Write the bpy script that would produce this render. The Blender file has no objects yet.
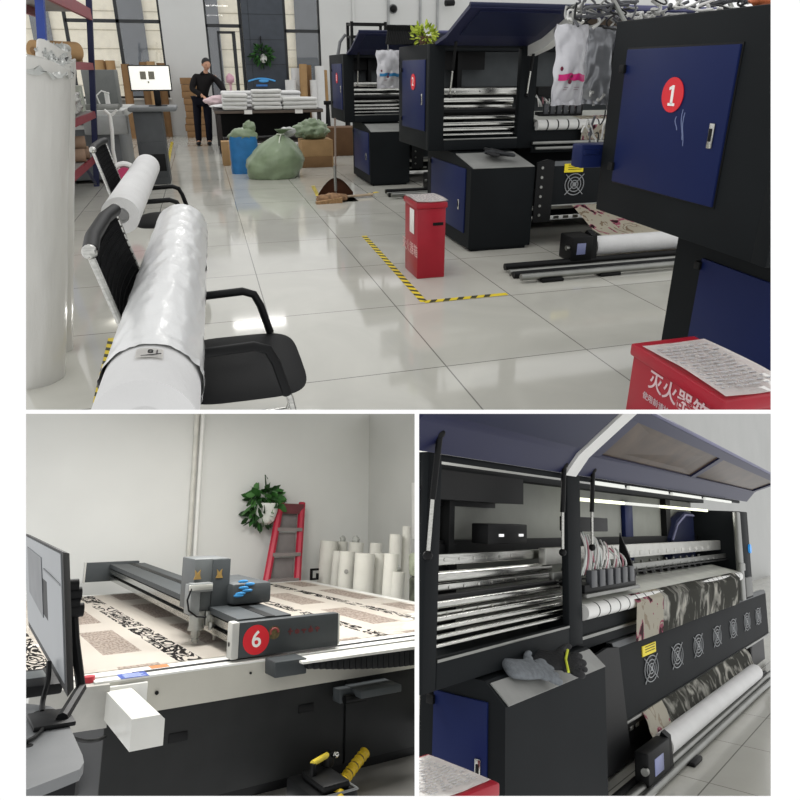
import bpy, bmesh, math, random
from mathutils import Vector, Matrix, noise
R = math.radians
PI = math.pi
rnd = random.Random(7)
SC = bpy.context.scene
COL = SC.collection

# ------------------------------------------------------------------ the three rooms of the print works
# Each room has its own axes (x along the machines or wall, y away, z up) and an eye point; the top room is the world itself.
FPX, PCX, PCY = 660.0, 400.0, 350.0
AX = {
 'hall': Matrix([[0.962134, -0.272575, -0.000673], [-0.106777, -0.374623, -0.921008], [0.250792, 0.886205, -0.389542]]),
 'cutting': Matrix([[0.82418, -0.566327, 0.000209], [0.130533, 0.189606, -0.973145], [0.551079, 0.802074, 0.230194]]),
 'press': Matrix([[0.614261, -0.787936, 0.042905], [0.208531, 0.109647, -0.97185], [0.761051, 0.605916, 0.231661]]),
}
EYE = {'hall': Vector((0, 0, 1.6)), 'cutting': Vector((0, 0, 1.9)), 'press': Vector((0, 0, 1.61))}
EXT = {'hall': (26, 770.7, -6, 409.7), 'cutting': (26, 414.6, 413.8, 796), 'press': (419.1, 770.7, 413.8, 796)}
A0 = AX['hall']
WORLD = {}
for k in AX:
    rm = A0.transposed() @ AX[k]
    t = EYE['hall'] - rm @ EYE[k]
    WORLD[k] = Matrix.Translation(t) @ rm.to_4x4()
ROOM = 'hall'
room_of = {}

def ray(px, py):
    return AX[ROOM].transposed() @ Vector(((px - PCX) / FPX, (py - PCY) / FPX, 1))
def atz(px, py, z=0.0):
    d = ray(px, py); e = EYE[ROOM]; return e + d * ((z - e.z) / d.z)
def atx(px, py, x):
    d = ray(px, py); e = EYE[ROOM]; return e + d * ((x - e.x) / d.x)
def aty(px, py, y):
    d = ray(px, py); e = EYE[ROOM]; return e + d * ((y - e.y) / d.y)

# ------------------------------------------------------------------ materials
def lin(c):
    return c / 12.92 if c <= .04045 else ((c + .055) / 1.055) ** 2.4
def rgb(h):
    if isinstance(h, str):
        h = h.lstrip('#'); v = [int(h[i:i + 2], 16) / 255 for i in (0, 2, 4)]
    else:
        v = [c / 255 for c in h]
    return tuple(lin(c) for c in v) + (1,)
def node(nt, typ, **kw):
    n = nt.nodes.new(typ)
    for k, v in kw.items(): setattr(n, k, v)
    return n
MATS = {}
def mat(name, col, rough=.5, metal=0, spec=.4, vary=.12, scale=6, bump=0, bscale=40, emit=0, trans=0, alpha=1, coat=0, stretch=None):
    if name in MATS: return MATS[name]
    m = bpy.data.materials.new(name); m.use_nodes = True; nt = m.node_tree
    b = nt.nodes['Principled BSDF']; L = nt.links
    b.inputs['Roughness'].default_value = rough; b.inputs['Metallic'].default_value = metal
    b.inputs['Specular IOR Level'].default_value = spec
    if coat: b.inputs['Coat Weight'].default_value = coat; b.inputs['Coat Roughness'].default_value = .08
    c = rgb(col)
    tc = node(nt, 'ShaderNodeTexCoord'); mp = node(nt, 'ShaderNodeMapping')
    if stretch: mp.inputs['Scale'].default_value = stretch
    L.new(tc.outputs['Object'], mp.inputs['Vector'])
    if vary > 0:
        n = node(nt, 'ShaderNodeTexNoise'); n.inputs['Scale'].default_value = scale; n.inputs['Detail'].default_value = 4
        L.new(mp.outputs['Vector'], n.inputs['Vector'])
        r = node(nt, 'ShaderNodeMapRange'); r.inputs['To Min'].default_value = 1 - vary; r.inputs['To Max'].default_value = 1 + vary
        r.inputs['From Min'].default_value = .3; r.inputs['From Max'].default_value = .7
        L.new(n.outputs['Fac'], r.inputs['Value'])
        hs = node(nt, 'ShaderNodeHueSaturation'); hs.inputs['Color'].default_value = c
        L.new(r.outputs['Result'], hs.inputs['Value']); L.new(hs.outputs['Color'], b.inputs['Base Color'])
    else:
        b.inputs['Base Color'].default_value = c
    if bump:
        n2 = node(nt, 'ShaderNodeTexNoise'); n2.inputs['Scale'].default_value = bscale; n2.inputs['Detail'].default_value = 5
        L.new(mp.outputs['Vector'], n2.inputs['Vector'])
        bp = node(nt, 'ShaderNodeBump'); bp.inputs['Strength'].default_value = bump; bp.inputs['Distance'].default_value = .02
        L.new(n2.outputs['Fac'], bp.inputs['Height']); L.new(bp.outputs['Normal'], b.inputs['Normal'])
    if emit:
        b.inputs['Emission Color'].default_value = c; b.inputs['Emission Strength'].default_value = emit
    if trans: b.inputs['Transmission Weight'].default_value = trans
    b.inputs['Alpha'].default_value = alpha
    MATS[name] = m
    return m

BLACK = mat('black powder coat', '171a1c', .62, spec=.10, vary=.1, scale=3)
BLACK2 = mat('deep black plastic', '0c0d0e', .5, spec=.2)
NAVY = mat('navy enamel', '16214c', .42, spec=.13, vary=.08, scale=2)
NAVYDK = mat('dark navy enamel', '161c38', .42, spec=.25, vary=.08, scale=2)
NAVYLID = mat('blue violet lid paint', '1f2240', .42, spec=.25, vary=.06, scale=2)
CHROME = mat('brushed chrome', 'b9b9b4', .22, 1, vary=.15, scale=9, stretch=(1, 12, 12))
STEEL = mat('dull steel', '8b8c88', .38, 1, vary=.12)
ALU = mat('aluminium', 'c3c3bd', .4, .7, vary=.08)
GREYIN = mat('grey inner panel', '8f918a', .55, spec=.3, vary=.06)
WHITEM = mat('white enamel', 'dcdcd8', .35, spec=.4, vary=.04)
WALL = mat('white wall paint', 'c9cac8', .8, spec=.2, vary=.03, scale=1.2)
RED = mat('red box paint', '9c1226', .38, spec=.4, vary=.08)
REDDISC = mat('red sticker', 'd8232f', .5, vary=.03)
WHITEINK = mat('white print', 'f4f2ee', .6, vary=0)
PAPER = mat('white paper', 'e4e2de', .7, vary=.05, scale=14)
FABW = mat('white fabric', 'd2d2d1', .8, spec=.2, vary=.04, bump=.2, bscale=30)
FABG = mat('folded fabric', 'cbcbc8', .85, spec=.15, vary=.06, bump=.3, bscale=20)
PLASTIC = mat('clear wrapped plastic', 'd6d8d4', .22, spec=.6, vary=.05, bump=.35, bscale=14, stretch=(2, 2, .5), coat=.5)
CARD = mat('brown cardboard', '836648', .8, spec=.15, vary=.1)
CARD2 = mat('light cardboard', 'a3845e', .8, spec=.15, vary=.1)
YEL = mat('yellow tape', 'd8c02a', .55, vary=.05)
GREEN = mat('leaf green', '2c5a24', .6, spec=.3, vary=.3, scale=15)
GREENDK = mat('dark leaf green', '1e3a1a', .6, spec=.3, vary=.3, scale=15)
BLUEP = mat('rack blue', '27408c', .45, vary=.08)
BLUEDK = mat('rack dark blue', '161d42', .45, vary=.08)
REDBEAM = mat('rack red beam', '7c2a34', .5, vary=.1)

# ------------------------------------------------------------------ mesh builder
class MB:
    def __init__(s): s.bm = bmesh.new(); s.mi = 0; s.smooth = 38
    def _mark(s, faces):
        for f in faces: f.material_index = s.mi
    def box(s, a, b, bev=0.0, seg=2, rot=None, piv=None):
        a, b = Vector(a), Vector(b); c = (a + b) / 2; d = b - a
        r = bmesh.ops.create_cube(s.bm, size=1)
        vs = r['verts']
        for v in vs: v.co = Vector((v.co.x * d.x, v.co.y * d.y, v.co.z * d.z)) + c
        if rot is not None:
            p = Vector(piv) if piv is not None else c
            for v in vs: v.co = rot @ (v.co - p) + p
        fs = {f for v in vs for f in v.link_faces}
        s._mark(fs)
        if bev > 0:
            es = list({e for v in vs for e in v.link_edges})
            o = bmesh.ops.bevel(s.bm, geom=es, offset=min(bev, min(abs(x) for x in d) * .45), segments=seg, affect='EDGES', profile=.5)
            s._mark(o['faces'])
        return s
    def prism(s, poly, axis, lo, hi):
        def P(u, v, w):
            return {'x': (w, u, v), 'y': (u, w, v), 'z': (u, v, w)}[axis]
        a = [s.bm.verts.new(P(u, v, lo)) for u, v in poly]; b = [s.bm.verts.new(P(u, v, hi)) for u, v in poly]
        n = len(poly); fs = [s.bm.faces.new(a), s.bm.faces.new(b[::-1])]
        for i in range(n): fs.append(s.bm.faces.new((a[i], b[i], b[(i + 1) % n], a[(i + 1) % n])))
        s._mark(fs); return s
    def hexa(s, p):            # 8 points: bottom loop of four, top loop of four
        v = [s.bm.verts.new(q) for q in p]
        fs = [s.bm.faces.new([v[i] for i in q]) for q in ((3, 2, 1, 0), (4, 5, 6, 7), (0, 1, 5, 4), (1, 2, 6, 5), (2, 3, 7, 6), (3, 0, 4, 7))]
        s._mark(fs); return s
    def slab(s, p, n, t):      # planar polygon given thickness t along n
        n = Vector(n).normalized() * t
        a = [s.bm.verts.new(q) for q in p]; b = [s.bm.verts.new(Vector(q) + n) for q in p]
        k = len(p); fs = [s.bm.faces.new(a), s.bm.faces.new(b[::-1])]
        for i in range(k): fs.append(s.bm.faces.new((a[i], b[i], b[(i + 1) % k], a[(i + 1) % k])))
        s._mark(fs); return s
    def tube(s, pts, r, seg=8, closed=False, caps=True):
        pts = [Vector(p) for p in pts]; n = len(pts)
        rs = r if isinstance(r, (list, tuple)) else [r] * n
        rings = []; prev = None
        for i, p in enumerate(pts):
            a = pts[(i - 1) % n] if (closed or i > 0) else p; b = pts[(i + 1) % n] if (closed or i < n - 1) else p
            t = (b - a).normalized()
            if prev is None:
                u = t.orthogonal().normalized()
            else:
                u = (prev - t * prev.dot(t))
                u = u.normalized() if u.length > 1e-6 else t.orthogonal().normalized()
            prev = u; w = t.cross(u)
            rings.append([s.bm.verts.new(p + (u * math.cos(2 * PI * k / seg) + w * math.sin(2 * PI * k / seg)) * rs[i]) for k in range(seg)])
        fs = []
        for i in range(n if closed else n - 1):
            A, B = rings[i], rings[(i + 1) % n]
            for k in range(seg): fs.append(s.bm.faces.new((A[k], A[(k + 1) % seg], B[(k + 1) % seg], B[k])))
        if caps and not closed: fs += [s.bm.faces.new(rings[0][::-1]), s.bm.faces.new(rings[-1])]
        s._mark(fs); return s
    def cyl(s, p0, p1, r0, r1=None, seg=20): return s.tube([p0, p1], [r0, r0 if r1 is None else r1], seg)
    def pipe(s, p0, p1, ro, ri, seg=28):     # hollow core roll
        p0, p1 = Vector(p0), Vector(p1); t = (p1 - p0).normalized(); u = t.orthogonal().normalized(); w = t.cross(u)
        def ring(p, r): return [s.bm.verts.new(p + (u * math.cos(2 * PI * k / seg) + w * math.sin(2 * PI * k / seg)) * r) for k in range(seg)]
        d = t * min(.12, (p1 - p0).length * .3)
        L = [ring(p0 + d, ri), ring(p0, ri), ring(p0, ro), ring(p1, ro), ring(p1, ri), ring(p1 - d, ri)]
        fs = [s.bm.faces.new(L[0]), s.bm.faces.new(L[-1][::-1])]
        for A, B in zip(L, L[1:]):
            for k in range(seg): fs.append(s.bm.faces.new((A[k], A[(k + 1) % seg], B[(k + 1) % seg], B[k])))
        s._mark(fs); return s
    def lathe(s, prof, c=(0, 0, 0), seg=24):
        c = Vector(c); L = []
        for r, z in prof:
            L.append([s.bm.verts.new(c + Vector((max(r, 1e-4) * math.cos(2 * PI * k / seg), max(r, 1e-4) * math.sin(2 * PI * k / seg), z))) for k in range(seg)])
        fs = [s.bm.faces.new(L[0][::-1]), s.bm.faces.new(L[-1])]
        for A, B in zip(L, L[1:]):
            for k in range(seg): fs.append(s.bm.faces.new((A[k], A[(k + 1) % seg], B[(k + 1) % seg], B[k])))
        s._mark(fs); return s
    def ball(s, c, r, sub=3, fn=None):
        o = bmesh.ops.create_icosphere(s.bm, subdivisions=sub, radius=1)
        c = Vector(c); r = Vector((r, r, r)) if isinstance(r, (int, float)) else Vector(r)
        for v in o['verts']:
            p = v.co.copy(); k = fn(p) if fn else 1
            v.co = c + Vector((p.x * r.x, p.y * r.y, p.z * r.z)) * k
        s._mark({f for v in o['verts'] for f in v.link_faces}); return s
    def grid(s, fn, nu, nv, thick=0):
        g = [[s.bm.verts.new(fn(i / nu, j / nv)) for j in range(nv + 1)] for i in range(nu + 1)]
        fs = []
        for i in range(nu):
            for j in range(nv): fs.append(s.bm.faces.new((g[i][j], g[i + 1][j], g[i + 1][j + 1], g[i][j + 1])))
        s._mark(fs)
        if thick:
            o = bmesh.ops.solidify(s.bm, geom=fs, thickness=thick)
            s._mark([f for f in o['geom'] if isinstance(f, bmesh.types.BMFace)])
        return s
    def disc(s, c, n, r, t, seg=32, ry=None):
        c, n = Vector(c), Vector(n).normalized(); return s.cyl(c, c + n * t, r, seg=seg)
    def text(s, txt, size, o, xd, yd, depth=.002, align='CENTER', bold=0, sx=1):
        cu = bpy.data.curves.new('t', 'FONT'); cu.body = txt; cu.size = size; cu.align_x = align; cu.align_y = 'CENTER'; cu.extrude = depth / 2; cu.offset = bold
        ob = bpy.data.objects.new('t', cu); COL.objects.link(ob)
        dg = bpy.context.evaluated_depsgraph_get(); me = ob.evaluated_get(dg).to_mesh()
        xd, yd = Vector(xd).normalized() * sx, Vector(yd).normalized(); zd = Vector(xd).cross(yd).normalized()
        o = Vector(o)
        vs = [s.bm.verts.new(o + xd * v.co.x + yd * v.co.y + zd * v.co.z) for v in me.vertices]
        for p in me.polygons:
            try: s.bm.faces.new([vs[i] for i in p.vertices]).material_index = s.mi
            except ValueError: pass
        ob.evaluated_get(dg).to_mesh_clear(); bpy.data.objects.remove(ob); bpy.data.curves.remove(cu); return s
    def skin(s, pts, edges, radii, sub=2, off=(0, 0, 0), root=0):
        me = bpy.data.meshes.new('sk'); me.from_pydata([Vector(p) + Vector(off) for p in pts], edges, [])
        ob = bpy.data.objects.new('sk', me); COL.objects.link(ob)
        md = ob.modifiers.new('s', 'SKIN'); md.use_smooth_shade = True; md.branch_smoothing = .6
        for i, v in enumerate(me.skin_vertices[0].data):
            r = radii[i]; v.radius = (r, r) if isinstance(r, (int, float)) else r; v.use_root = (i == root)
        sd = ob.modifiers.new('d', 'SUBSURF'); sd.levels = sub
        dg = bpy.context.evaluated_depsgraph_get(); e = ob.evaluated_get(dg).to_mesh()
        vs = [s.bm.verts.new(v.co) for v in e.vertices]
        for p in e.polygons:
            try: s.bm.faces.new([vs[i] for i in p.vertices]).material_index = s.mi
            except ValueError: pass
        ob.evaluated_get(dg).to_mesh_clear(); bpy.data.objects.remove(ob); bpy.data.meshes.remove(me); return s
    def xf(s, m):
        for v in s.bm.verts: v.co = m @ v.co
        return s
    def shift(s, d):
        d = Vector(d)
        for v in s.bm.verts: v.co += d
        return s
    def mesh(s, name):
        bm = s.bm; bmesh.ops.recalc_face_normals(bm, faces=bm.faces[:])
        th = R(s.smooth)
        for f in bm.faces: f.smooth = True
        for e in bm.edges: e.smooth = len(e.link_faces) == 2 and e.calc_face_angle(0) < th
        me = bpy.data.meshes.new(name); bm.to_mesh(me); bm.free(); return me

def link(o, parent=None):
    COL.objects.link(o)
    if parent is not None: o.parent = parent
    else: room_of[o.name] = ROOM
    return o
def obj(name, mb, m, parent=None, label=None):
    me = mb.mesh(name)
    for x in (m if isinstance(m, (list, tuple)) else [m]): me.materials.append(x)
    o = link(bpy.data.objects.new(name, me), parent)
    if label: o['label'] = label
    return o
def thing(name, label, cat, loc=(0, 0, 0), group=None, rz=0):
    o = link(bpy.data.objects.new(name, None)); o.location = loc; o.rotation_euler = (0, 0, rz); o.empty_display_size = .1
    o['label'] = label; o['category'] = cat
    if group: o['group'] = group
    return o
def base(mb):
    c = [v.co for v in mb.bm.verts]
    lo = [min(p[i] for p in c) for i in range(3)]; hi = [max(p[i] for p in c) for i in range(3)]
    return Vector(((lo[0] + hi[0]) / 2, (lo[1] + hi[1]) / 2, lo[2]))
def solo(name, mb, m, label, cat, group=None):
    b = base(mb); mb.shift(-b); o = obj(name, mb, m); o.location = b
    o['label'] = label; o['category'] = cat
    if group: o['group'] = group
    return o
def struct(name, mb, m):
    o = obj(name, mb, m); o['kind'] = 'structure'; return o
def dup(root, loc, label, rz=None):
    r = root.copy(); COL.objects.link(r); room_of[r.name] = ROOM; r.location = loc; r['label'] = label
    if rz is not None: r.rotation_euler = (0, 0, rz)
    for ch in list(root.children):
        c = ch.copy(); COL.objects.link(c); c.parent = r
        for g in ch.children:
            d = g.copy(); COL.objects.link(d); d.parent = c
    return r
def fbm(p, s=1.0, o=0): return noise.noise(Vector(p) * s + Vector((o, o * 1.7, -o)))
def lerp(a, b, t): return Vector(a) * (1 - t) + Vector(b) * t
# ------------------------------------------------------------------ the wide format printer
def rot_yz(p, d, t):       # offset polyline p (list of (y,z)) sideways by t
    out = []
    for i, q in enumerate(p):
        a = p[max(i - 1, 0)]; b = p[min(i + 1, len(p) - 1)]
        dy, dz = b[0] - a[0], b[1] - a[1]; l = math.hypot(dy, dz)
        out.append((q[0] - dz / l * t, q[1] + dy / l * t))
    return out

def number_badge(parent, n, c, r, xd, yd, font=1.5):
    nd = Vector(xd).cross(Vector(yd)).normalized()
    d = obj('number_badge', MB().disc(Vector(c), nd, r, .004, 36), REDDISC, parent, 'round red sticker with the white number %s' % n)
    if n == 1:
        X, Y = Vector(xd) * r, Vector(yd) * r; o = Vector(c) + nd * .0045
        P = lambda l: [o + X * a + Y * b for a, b in l]
        mb = MB().slab(P([(-.08, -.5), (.14, -.5), (.14, .55), (-.02, .55), (-.08, .40)]), nd, .002).slab(P([(-.28, -.62), (.34, -.62), (.34, -.46), (-.28, -.46)]), nd, .002).slab(P([(-.30, .26), (-.08, .34), (-.02, .55), (-.08, .52), (-.30, .42)]), nd, .002)
    else: mb = MB().text(str(n), r * font, Vector(c) + nd * .006, xd, yd, .002, bold=.012 * r)
    obj('digit', mb, WHITEINK, d)
    return d

def door_lock(parent, c, h, nx=-1):
    c = Vector(c); w = h * .3
    mb = MB().box(c + Vector((-.010 if nx < 0 else 0, -w / 2, -h / 2)), c + Vector((.0, w / 2, h / 2)), .004)
    l = obj('lock', mb, CHROME, parent, 'chrome flush door lock')
    obj('lock_button', MB().box(c + Vector((-.014, -w * .28, -h * .22)), c + Vector((-.006, w * .28, h * .30)), .003), BLACK2, l)

def printer(label, loc, P, number=None, detail=True):
    t = thing('large_format_printer', label, 'printer', loc, 'navy and black printers in the print hall' if ROOM == 'hall' else None)
    D, zb, zt = P['D'], P['zb'], P['zt']; xo0, xo1, xp1, xe, xr = P['xo0'], P['xo1'], P['xp1'], P['xe'], P['xr']; zo0, zo1 = P['zo0'], P['zo1']
    fd = P.get('fd', .06)     # depth of the frame members
    bev = .008
    # housing
    mb = MB().box((0, 0.002, zb), (xo0 - .004, D, zt), bev).box((xo0, fd, zb), (xr, D, zb + .05), .004).box((xr - .05, .0, zb - .1), (xr + .35, D, zt - .12), bev)
    mb.box((xo0, D * .7, zt - .04), (xr, D, zt), .004)
    obj('housing', mb, BLACK, t)
    mb = MB().box((xo0, D - .03, zb + .05), (xr - .05, D - .005, zt - .04))
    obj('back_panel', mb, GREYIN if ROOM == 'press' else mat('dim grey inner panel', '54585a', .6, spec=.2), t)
    if detail:
        xm = xo0 + (xo1 - xo0) * .57
        mb = MB().box((xm, D * .8, zb + .3), (xm + .05, D - .03, zt - .04)).box((xo0, D * .82, zb + .05), (xm + .1, D - .03, zo0 + .42)).box((xo0, D * .86, zt - .22), (xo1, D - .03, zt - .04))
        mb.box((xe - .9, D * .84, zo0 + .3), (xe - .75, D - .03, zt - .04)).box((xo0, D - .16 * D, zb + .46), (xr - .05, D - .03, zb + .56))
        if P.get('dark_panel'): mb.box((xo0, D * .5, 1.66), (xo1, D - .03, zt - .04)).box((xm - .02, D * .78, zo0 + .3), (xm + .03, D * .86, zt - .05)).box((xo1 - .42, D * .5, 1.43), (xo1 + .05, D * .7, 1.54), .006)  # first box is a black sheet added to darken the upper opening
        obj('bracket_and_dark_panel', mb, BLACK2, t)
        if P.get('dark_panel'):
            for q_ in (.30, .06): obj('indicator_light', MB().box((xo1 - q_, D * .5 - .006, 1.47), (xo1 - q_ + .05, D * .5, 1.485)), mat('white indicator', 'f0f0f0', .4, emit=.6, vary=0), t)
    # front frame
    mb = MB().box((xo0 - .004 - P.get('pw', xo0), -.012, zb), (xo0, fd, zt), bev).box((xo0, -.012, zb), (xp1, fd, zo0), bev).box((xo0, 0, zo1), (xr, fd, zt), .006).box((xo1, -.014, zb), (xp1, fd, zt), bev)
    obj('front_frame', mb, BLACK, t)
    mb = MB().box((xo0, -.016, zo0 - .012), (xo1, -.010, zo0), .001)
    obj('sill_strip', mb, STEEL, t)
    # rails inside
    k = 0
    for (yf, z, h, kind) in P['rails']:
        y = yf * D; x1 = xe if z > zo0 + .34 else xp1 + P.get('rext', .0)
        mb = MB()
        if kind == 'b':
            mb.box((xo0, y - h * .3, z - h / 2), (x1, y + h * .3, z + h / 2), .006)
            if detail:
                n = int((xo1 - xo0) / .14)
                for i in range(n): mb.cyl((xo0 + .06 + i * .14, y - h * .3 - .003, z), (xo0 + .06 + i * .14, y - h * .3 + .01, z), .009, seg=8)
        else: mb.cyl((xo0, y, z), (x1, y, z), h, seg=14)
        obj('guide_rail', mb, CHROME if kind != 'd' else BLACK2, t); k += 1
    for (y0, y1, z0, z1, mm) in P.get('pbeams', []):
        mb = MB().box((xp1, y0, z0), (xr - .06, y1, z1), .004)
        if detail:
            n = 16
            for i in range(n): mb.box((xp1 + .3 + (xe - xp1 - .4) * i / n, y0 - .004, z0 + (z1 - z0) * .15), (xp1 + .42 + (xe - xp1 - .4) * i / n, y0 + .01, z0 + (z1 - z0) * .5), .002)
        obj('cross_beam', mb, mm, t)
    # print head carriage
    if P.get('head'):
        hx0, hx1, hy, hz0, hz1 = P['head']
        mb = MB().box((hx0, hy, hz0 + .02), (hx1, hy + .10, hz0 + .07), .006).box((hx0, hy + .06, hz1 - .09), (hx0 + (hx1 - hx0) * .62, hy + .16, hz1), .006)
        mb.prism([(hy, hz0 + .07), (hy + .02, hz0 + .17), (hy + .10, hz1 - .1), (hy + .12, hz0 + .07)], 'x', hx1 - .02, hx1)
        c = obj('print_carriage', mb, BLACK2, t)
        w = hx1 - hx0
        nt_ = 26
        for i in range(nt_):
            x = hx0 + w * (.03 + .93 * i / nt_)
            mb = MB(); p0 = Vector((x, hy + .05, hz0 + .12)); p3 = Vector((x + w * rnd.uniform(-.12, .16), hy + .09, hz1 - .08 - .1 * (i / 15)))
            mid = (p0 + p3) / 2 + Vector((rnd.uniform(-.06, .06) * w, -.05, rnd.uniform(0, .05)))
            mb.tube([lerp(lerp(p0, mid, s), lerp(mid, p3, s), s) for s in [q / 8 for q in range(9)]], P.get('tube', .006), 6)
            obj('ink_tube', mb, [mat('white tube', 'd8d6d2', .35), mat('pink tube', 'a8707a', .35), mat('pale tube', 'c6ccc8', .3)][(0, 2, 0, 1, 2)[i % 5]], c)
        for i in range(6):
            x = hx0 + w * (.1 + .15 * i)
            obj('print_head', MB().box((x, hy - .008, hz0 + .05), (x + w * .1, hy + .03, hz0 + .15), .004), mat('print head grey', '3c3e42', .35), c)
        obj('carriage_plate', MB().box((hx0 - .02, hy - .02, hz0), (hx1 + .02, hy + .12, hz0 + .022), .003), STEEL, c)
    xc1_ = P['xc1']
    # print table, striped platen roller
    zp, rp = P['zp'], P['rp']; yp = P.get('yp', -.01)
    mb = MB(); x = xp1 + .02; i = 0
    while x < xe - .05:
        mb.mi = 0; w = P.get('seg', .075); mb.cyl((x, yp, zp), (min(x + w, xe), yp, zp), rp, seg=24); mb.mi = 1
        mb.cyl((x + w, yp, zp), (min(x + w + .014, xe), yp, zp), rp * 1.015, seg=24); x += w + .014; i += 1
    obj('platen_roller', mb, [WHITEM, BLACK2], t)
    mb = MB().prism([(yp, zp + rp * .6), (yp, zp + rp), (D * .5, zp + rp + .05), (D * .5, zp)], 'x', xp1 + .02, xe)
    obj('print_table', mb, mat('pale print table', 'cfd0c8', .35), t)
    mb = MB().prism([(yp + .02, zp - rp * .3), (D * .5, zp), (D * .5, zb - .1), (yp + .03, zb - .05)], 'x', xp1, xe)
    mb.box((xp1, D * .3, .5), (xr, D * .6, zb), .005).box((xc1_ + .02, D * .62, .03), (xr, D * .68, .6), .005)
    obj('front_apron', mb, BLACK, t)
    for (yy, z, h) in P.get('frontbars', []):
        obj('front_bar', MB().box((xp1 - .02, yy - h * .5, z - h / 2), (xe, yy + h * .5, z + h / 2), .004), STEEL, t)
    if P.get('pinch'):
        mb = MB(); n = P['pinch']
        for i in range(n):
            x = xp1 + .3 + (xe - xp1 - .9) * i / (n - 1)
            mb.prism([(D * .42, zp + rp + .06), (D * .46, zp + rp + .13), (D * .5, zp + rp + .13), (D * .5, zp + rp + .06)], 'x', x, x + .07)
        obj('pinch_roller_row', mb, BLACK2, t)
        mb = MB()
        for i in range(n):
            x = xp1 + .3 + (xe - xp1 - .9) * i / (n - 1)
            mb.box((x, D * .44, P['rails'][0][1] - .12), (x + .03, D * .47, P['rails'][0][1] - .09), .002)
        obj('rail_clip', mb, STEEL, t)
    # side door on the left end
    dy0, dy1, dz0, dz1 = P['door']
    d = obj('side_door', MB().box((-.014, dy0, dz0), (.004, dy1, dz1), .004), NAVY, t)
    obj('door_gasket', MB().box((-.004, dy0 - .008, dz0 - .008), (.003, dy1 + .008, dz1 + .008), .001), BLACK2, t)
    hh = (dz1 - dz0); door_lock(d, (-.014, dy0 + (dy1 - dy0) * P.get('lk', .09), dz0 + hh * .45), hh * .16)
    for f in (.12, .86): obj('hinge', MB().box((-.03, dy1 - .012, dz0 + hh * f - .02), (.0, dy1 + .03, dz0 + hh * f + .02), .004), BLACK2, d)
    if number is not None:
        number_badge(d, number, (-.016, dy0 + (dy1 - dy0) * P.get('nb', .47), dz0 + hh * .69), hh * .117, (0, -1, 0), (0, 0, 1))
        if number == 1:
            mb = MB()
            for (a, b) in (((.36, .60), (.34, .40)), ((.34, .58), (.325, .36)), ((.41, .55), (.40, .46))):
                pts = [(-.0148, dy0 + (dy1 - dy0) * (a[0] * (1 - s) + b[0] * s + .01 * math.sin(s * 5)), dz0 + hh * (a[1] * (1 - s) + b[1] * s)) for s in [q / 6 for q in range(7)]]
                mb.tube(pts, .0022, 5)
            obj('scratch', mb, mat('bare scratch', '6f7a9c', .6), d)
    # lid: a closed left wing and a glazed right wing, hinged along the front top edge
    H, B_, C_ = P['lidH'], P['lidB'], P['lidC']
    th = P.get('lidt', .03); lk, lm = P.get('lidk', 0), P.get('lidm', 0)
    def tw(mb):                # the raised edge runs slightly out of level
        for v in mb.bm.verts: v.co.z -= lk * (v.co.x - lm) * max(0, min(1.2, (B_[0] - v.co.y) / (B_[0] - C_[0])))
        return mb
    f = lambda s: (B_[0] + (C_[0] - B_[0]) * s, B_[1] + (C_[1] - B_[1]) * s)
    x0, x1 = P['lx0'], P['lx1']
    path = [H, B_, C_]; q = rot_yz(path, 0, th)
    o = obj('closed_wing', tw(MB().prism(path + q[::-1], 'x', x0, x1)), NAVYLID, t)
    a, b = f(.12), f(.92); q1, q2 = rot_yz([a, b], 0, th - .002), rot_yz([a, b], 0, th + .012)
    obj('lid_liner', tw(MB().prism(q1 + q2[::-1], 'x', x0 + .10, x1 - .10)), NAVYDK, o)
    obj('lid_edge', tw(MB().tube([(x0, C_[0], C_[1] - .005), (x1, C_[0], C_[1] - .005)], .018, 8)), NAVYDK, o)
    x0, x1 = P['lx2'], xe + P.get('lxe', .2)
    w = MB().prism([H, B_] + rot_yz([H, B_], 0, th)[::-1], 'x', x0, x1)
    seg = lambda a, b, u, v: w.prism([f(a), f(b)] + rot_yz([f(a), f(b)], 0, th)[::-1], 'x', u, v)
    s0, s1 = P.get('lids', (.12, .72))
    seg(0, s0, x0, x1); seg(s1, 1, x0, x1)
    n = P.get('wins', 2); ws = P.get('winx') or [x0 + (x1 - x0) * i / n for i in range(n + 1)]; fw = P.get('lidfw', .07)
    for c in ws: seg(s0 - .02, s1 + .03, max(x0, c - fw), min(x1, c + fw))
    o = obj('glazed_wing', tw(w), NAVYLID, t)
    obj('lid_edge', tw(MB().tube([(x0, C_[0], C_[1]), (x1, C_[0], C_[1])], P.get('ler', .022), 8)), mat('lilac grey lid trim', '4c4d70', .4), o)
    for i in range(len(ws) - 1):
        a, b = f(s0), f(s1)
        g = obj('lid_window', tw(MB().prism([a, b] + rot_yz([a, b], 0, .006)[::-1], 'x', ws[i] + fw, ws[i + 1] - fw)), mat('smoked brown window', '46382a', .3, spec=.1, vary=.35, scale=5), o)
        m2 = MB()
        for (u, v) in ((s0 - .02, s0 + .01), (s1 - .02, s1 + .01)):
            p, q_ = f(u), f(v); m2.prism([p, q_] + rot_yz([p, q_], 0, -.008)[::-1], 'x', ws[i] + fw, ws[i + 1] - fw)
        obj('window_bead', tw(m2), mat('pale bead', 'b9b4a4', .4), o)
    path = [H, B_, C_]
    obj('lid_end_arm', tw(MB().prism(rot_yz(path, 0, -P.get('ad', .03)) + rot_yz(path, 0, th + P.get('au', .02))[::-1], 'x', P['lx2'] - P.get('aw', .05), P['lx2'])), WHITEM, t, 'white end arm of the raised lid')
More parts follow.
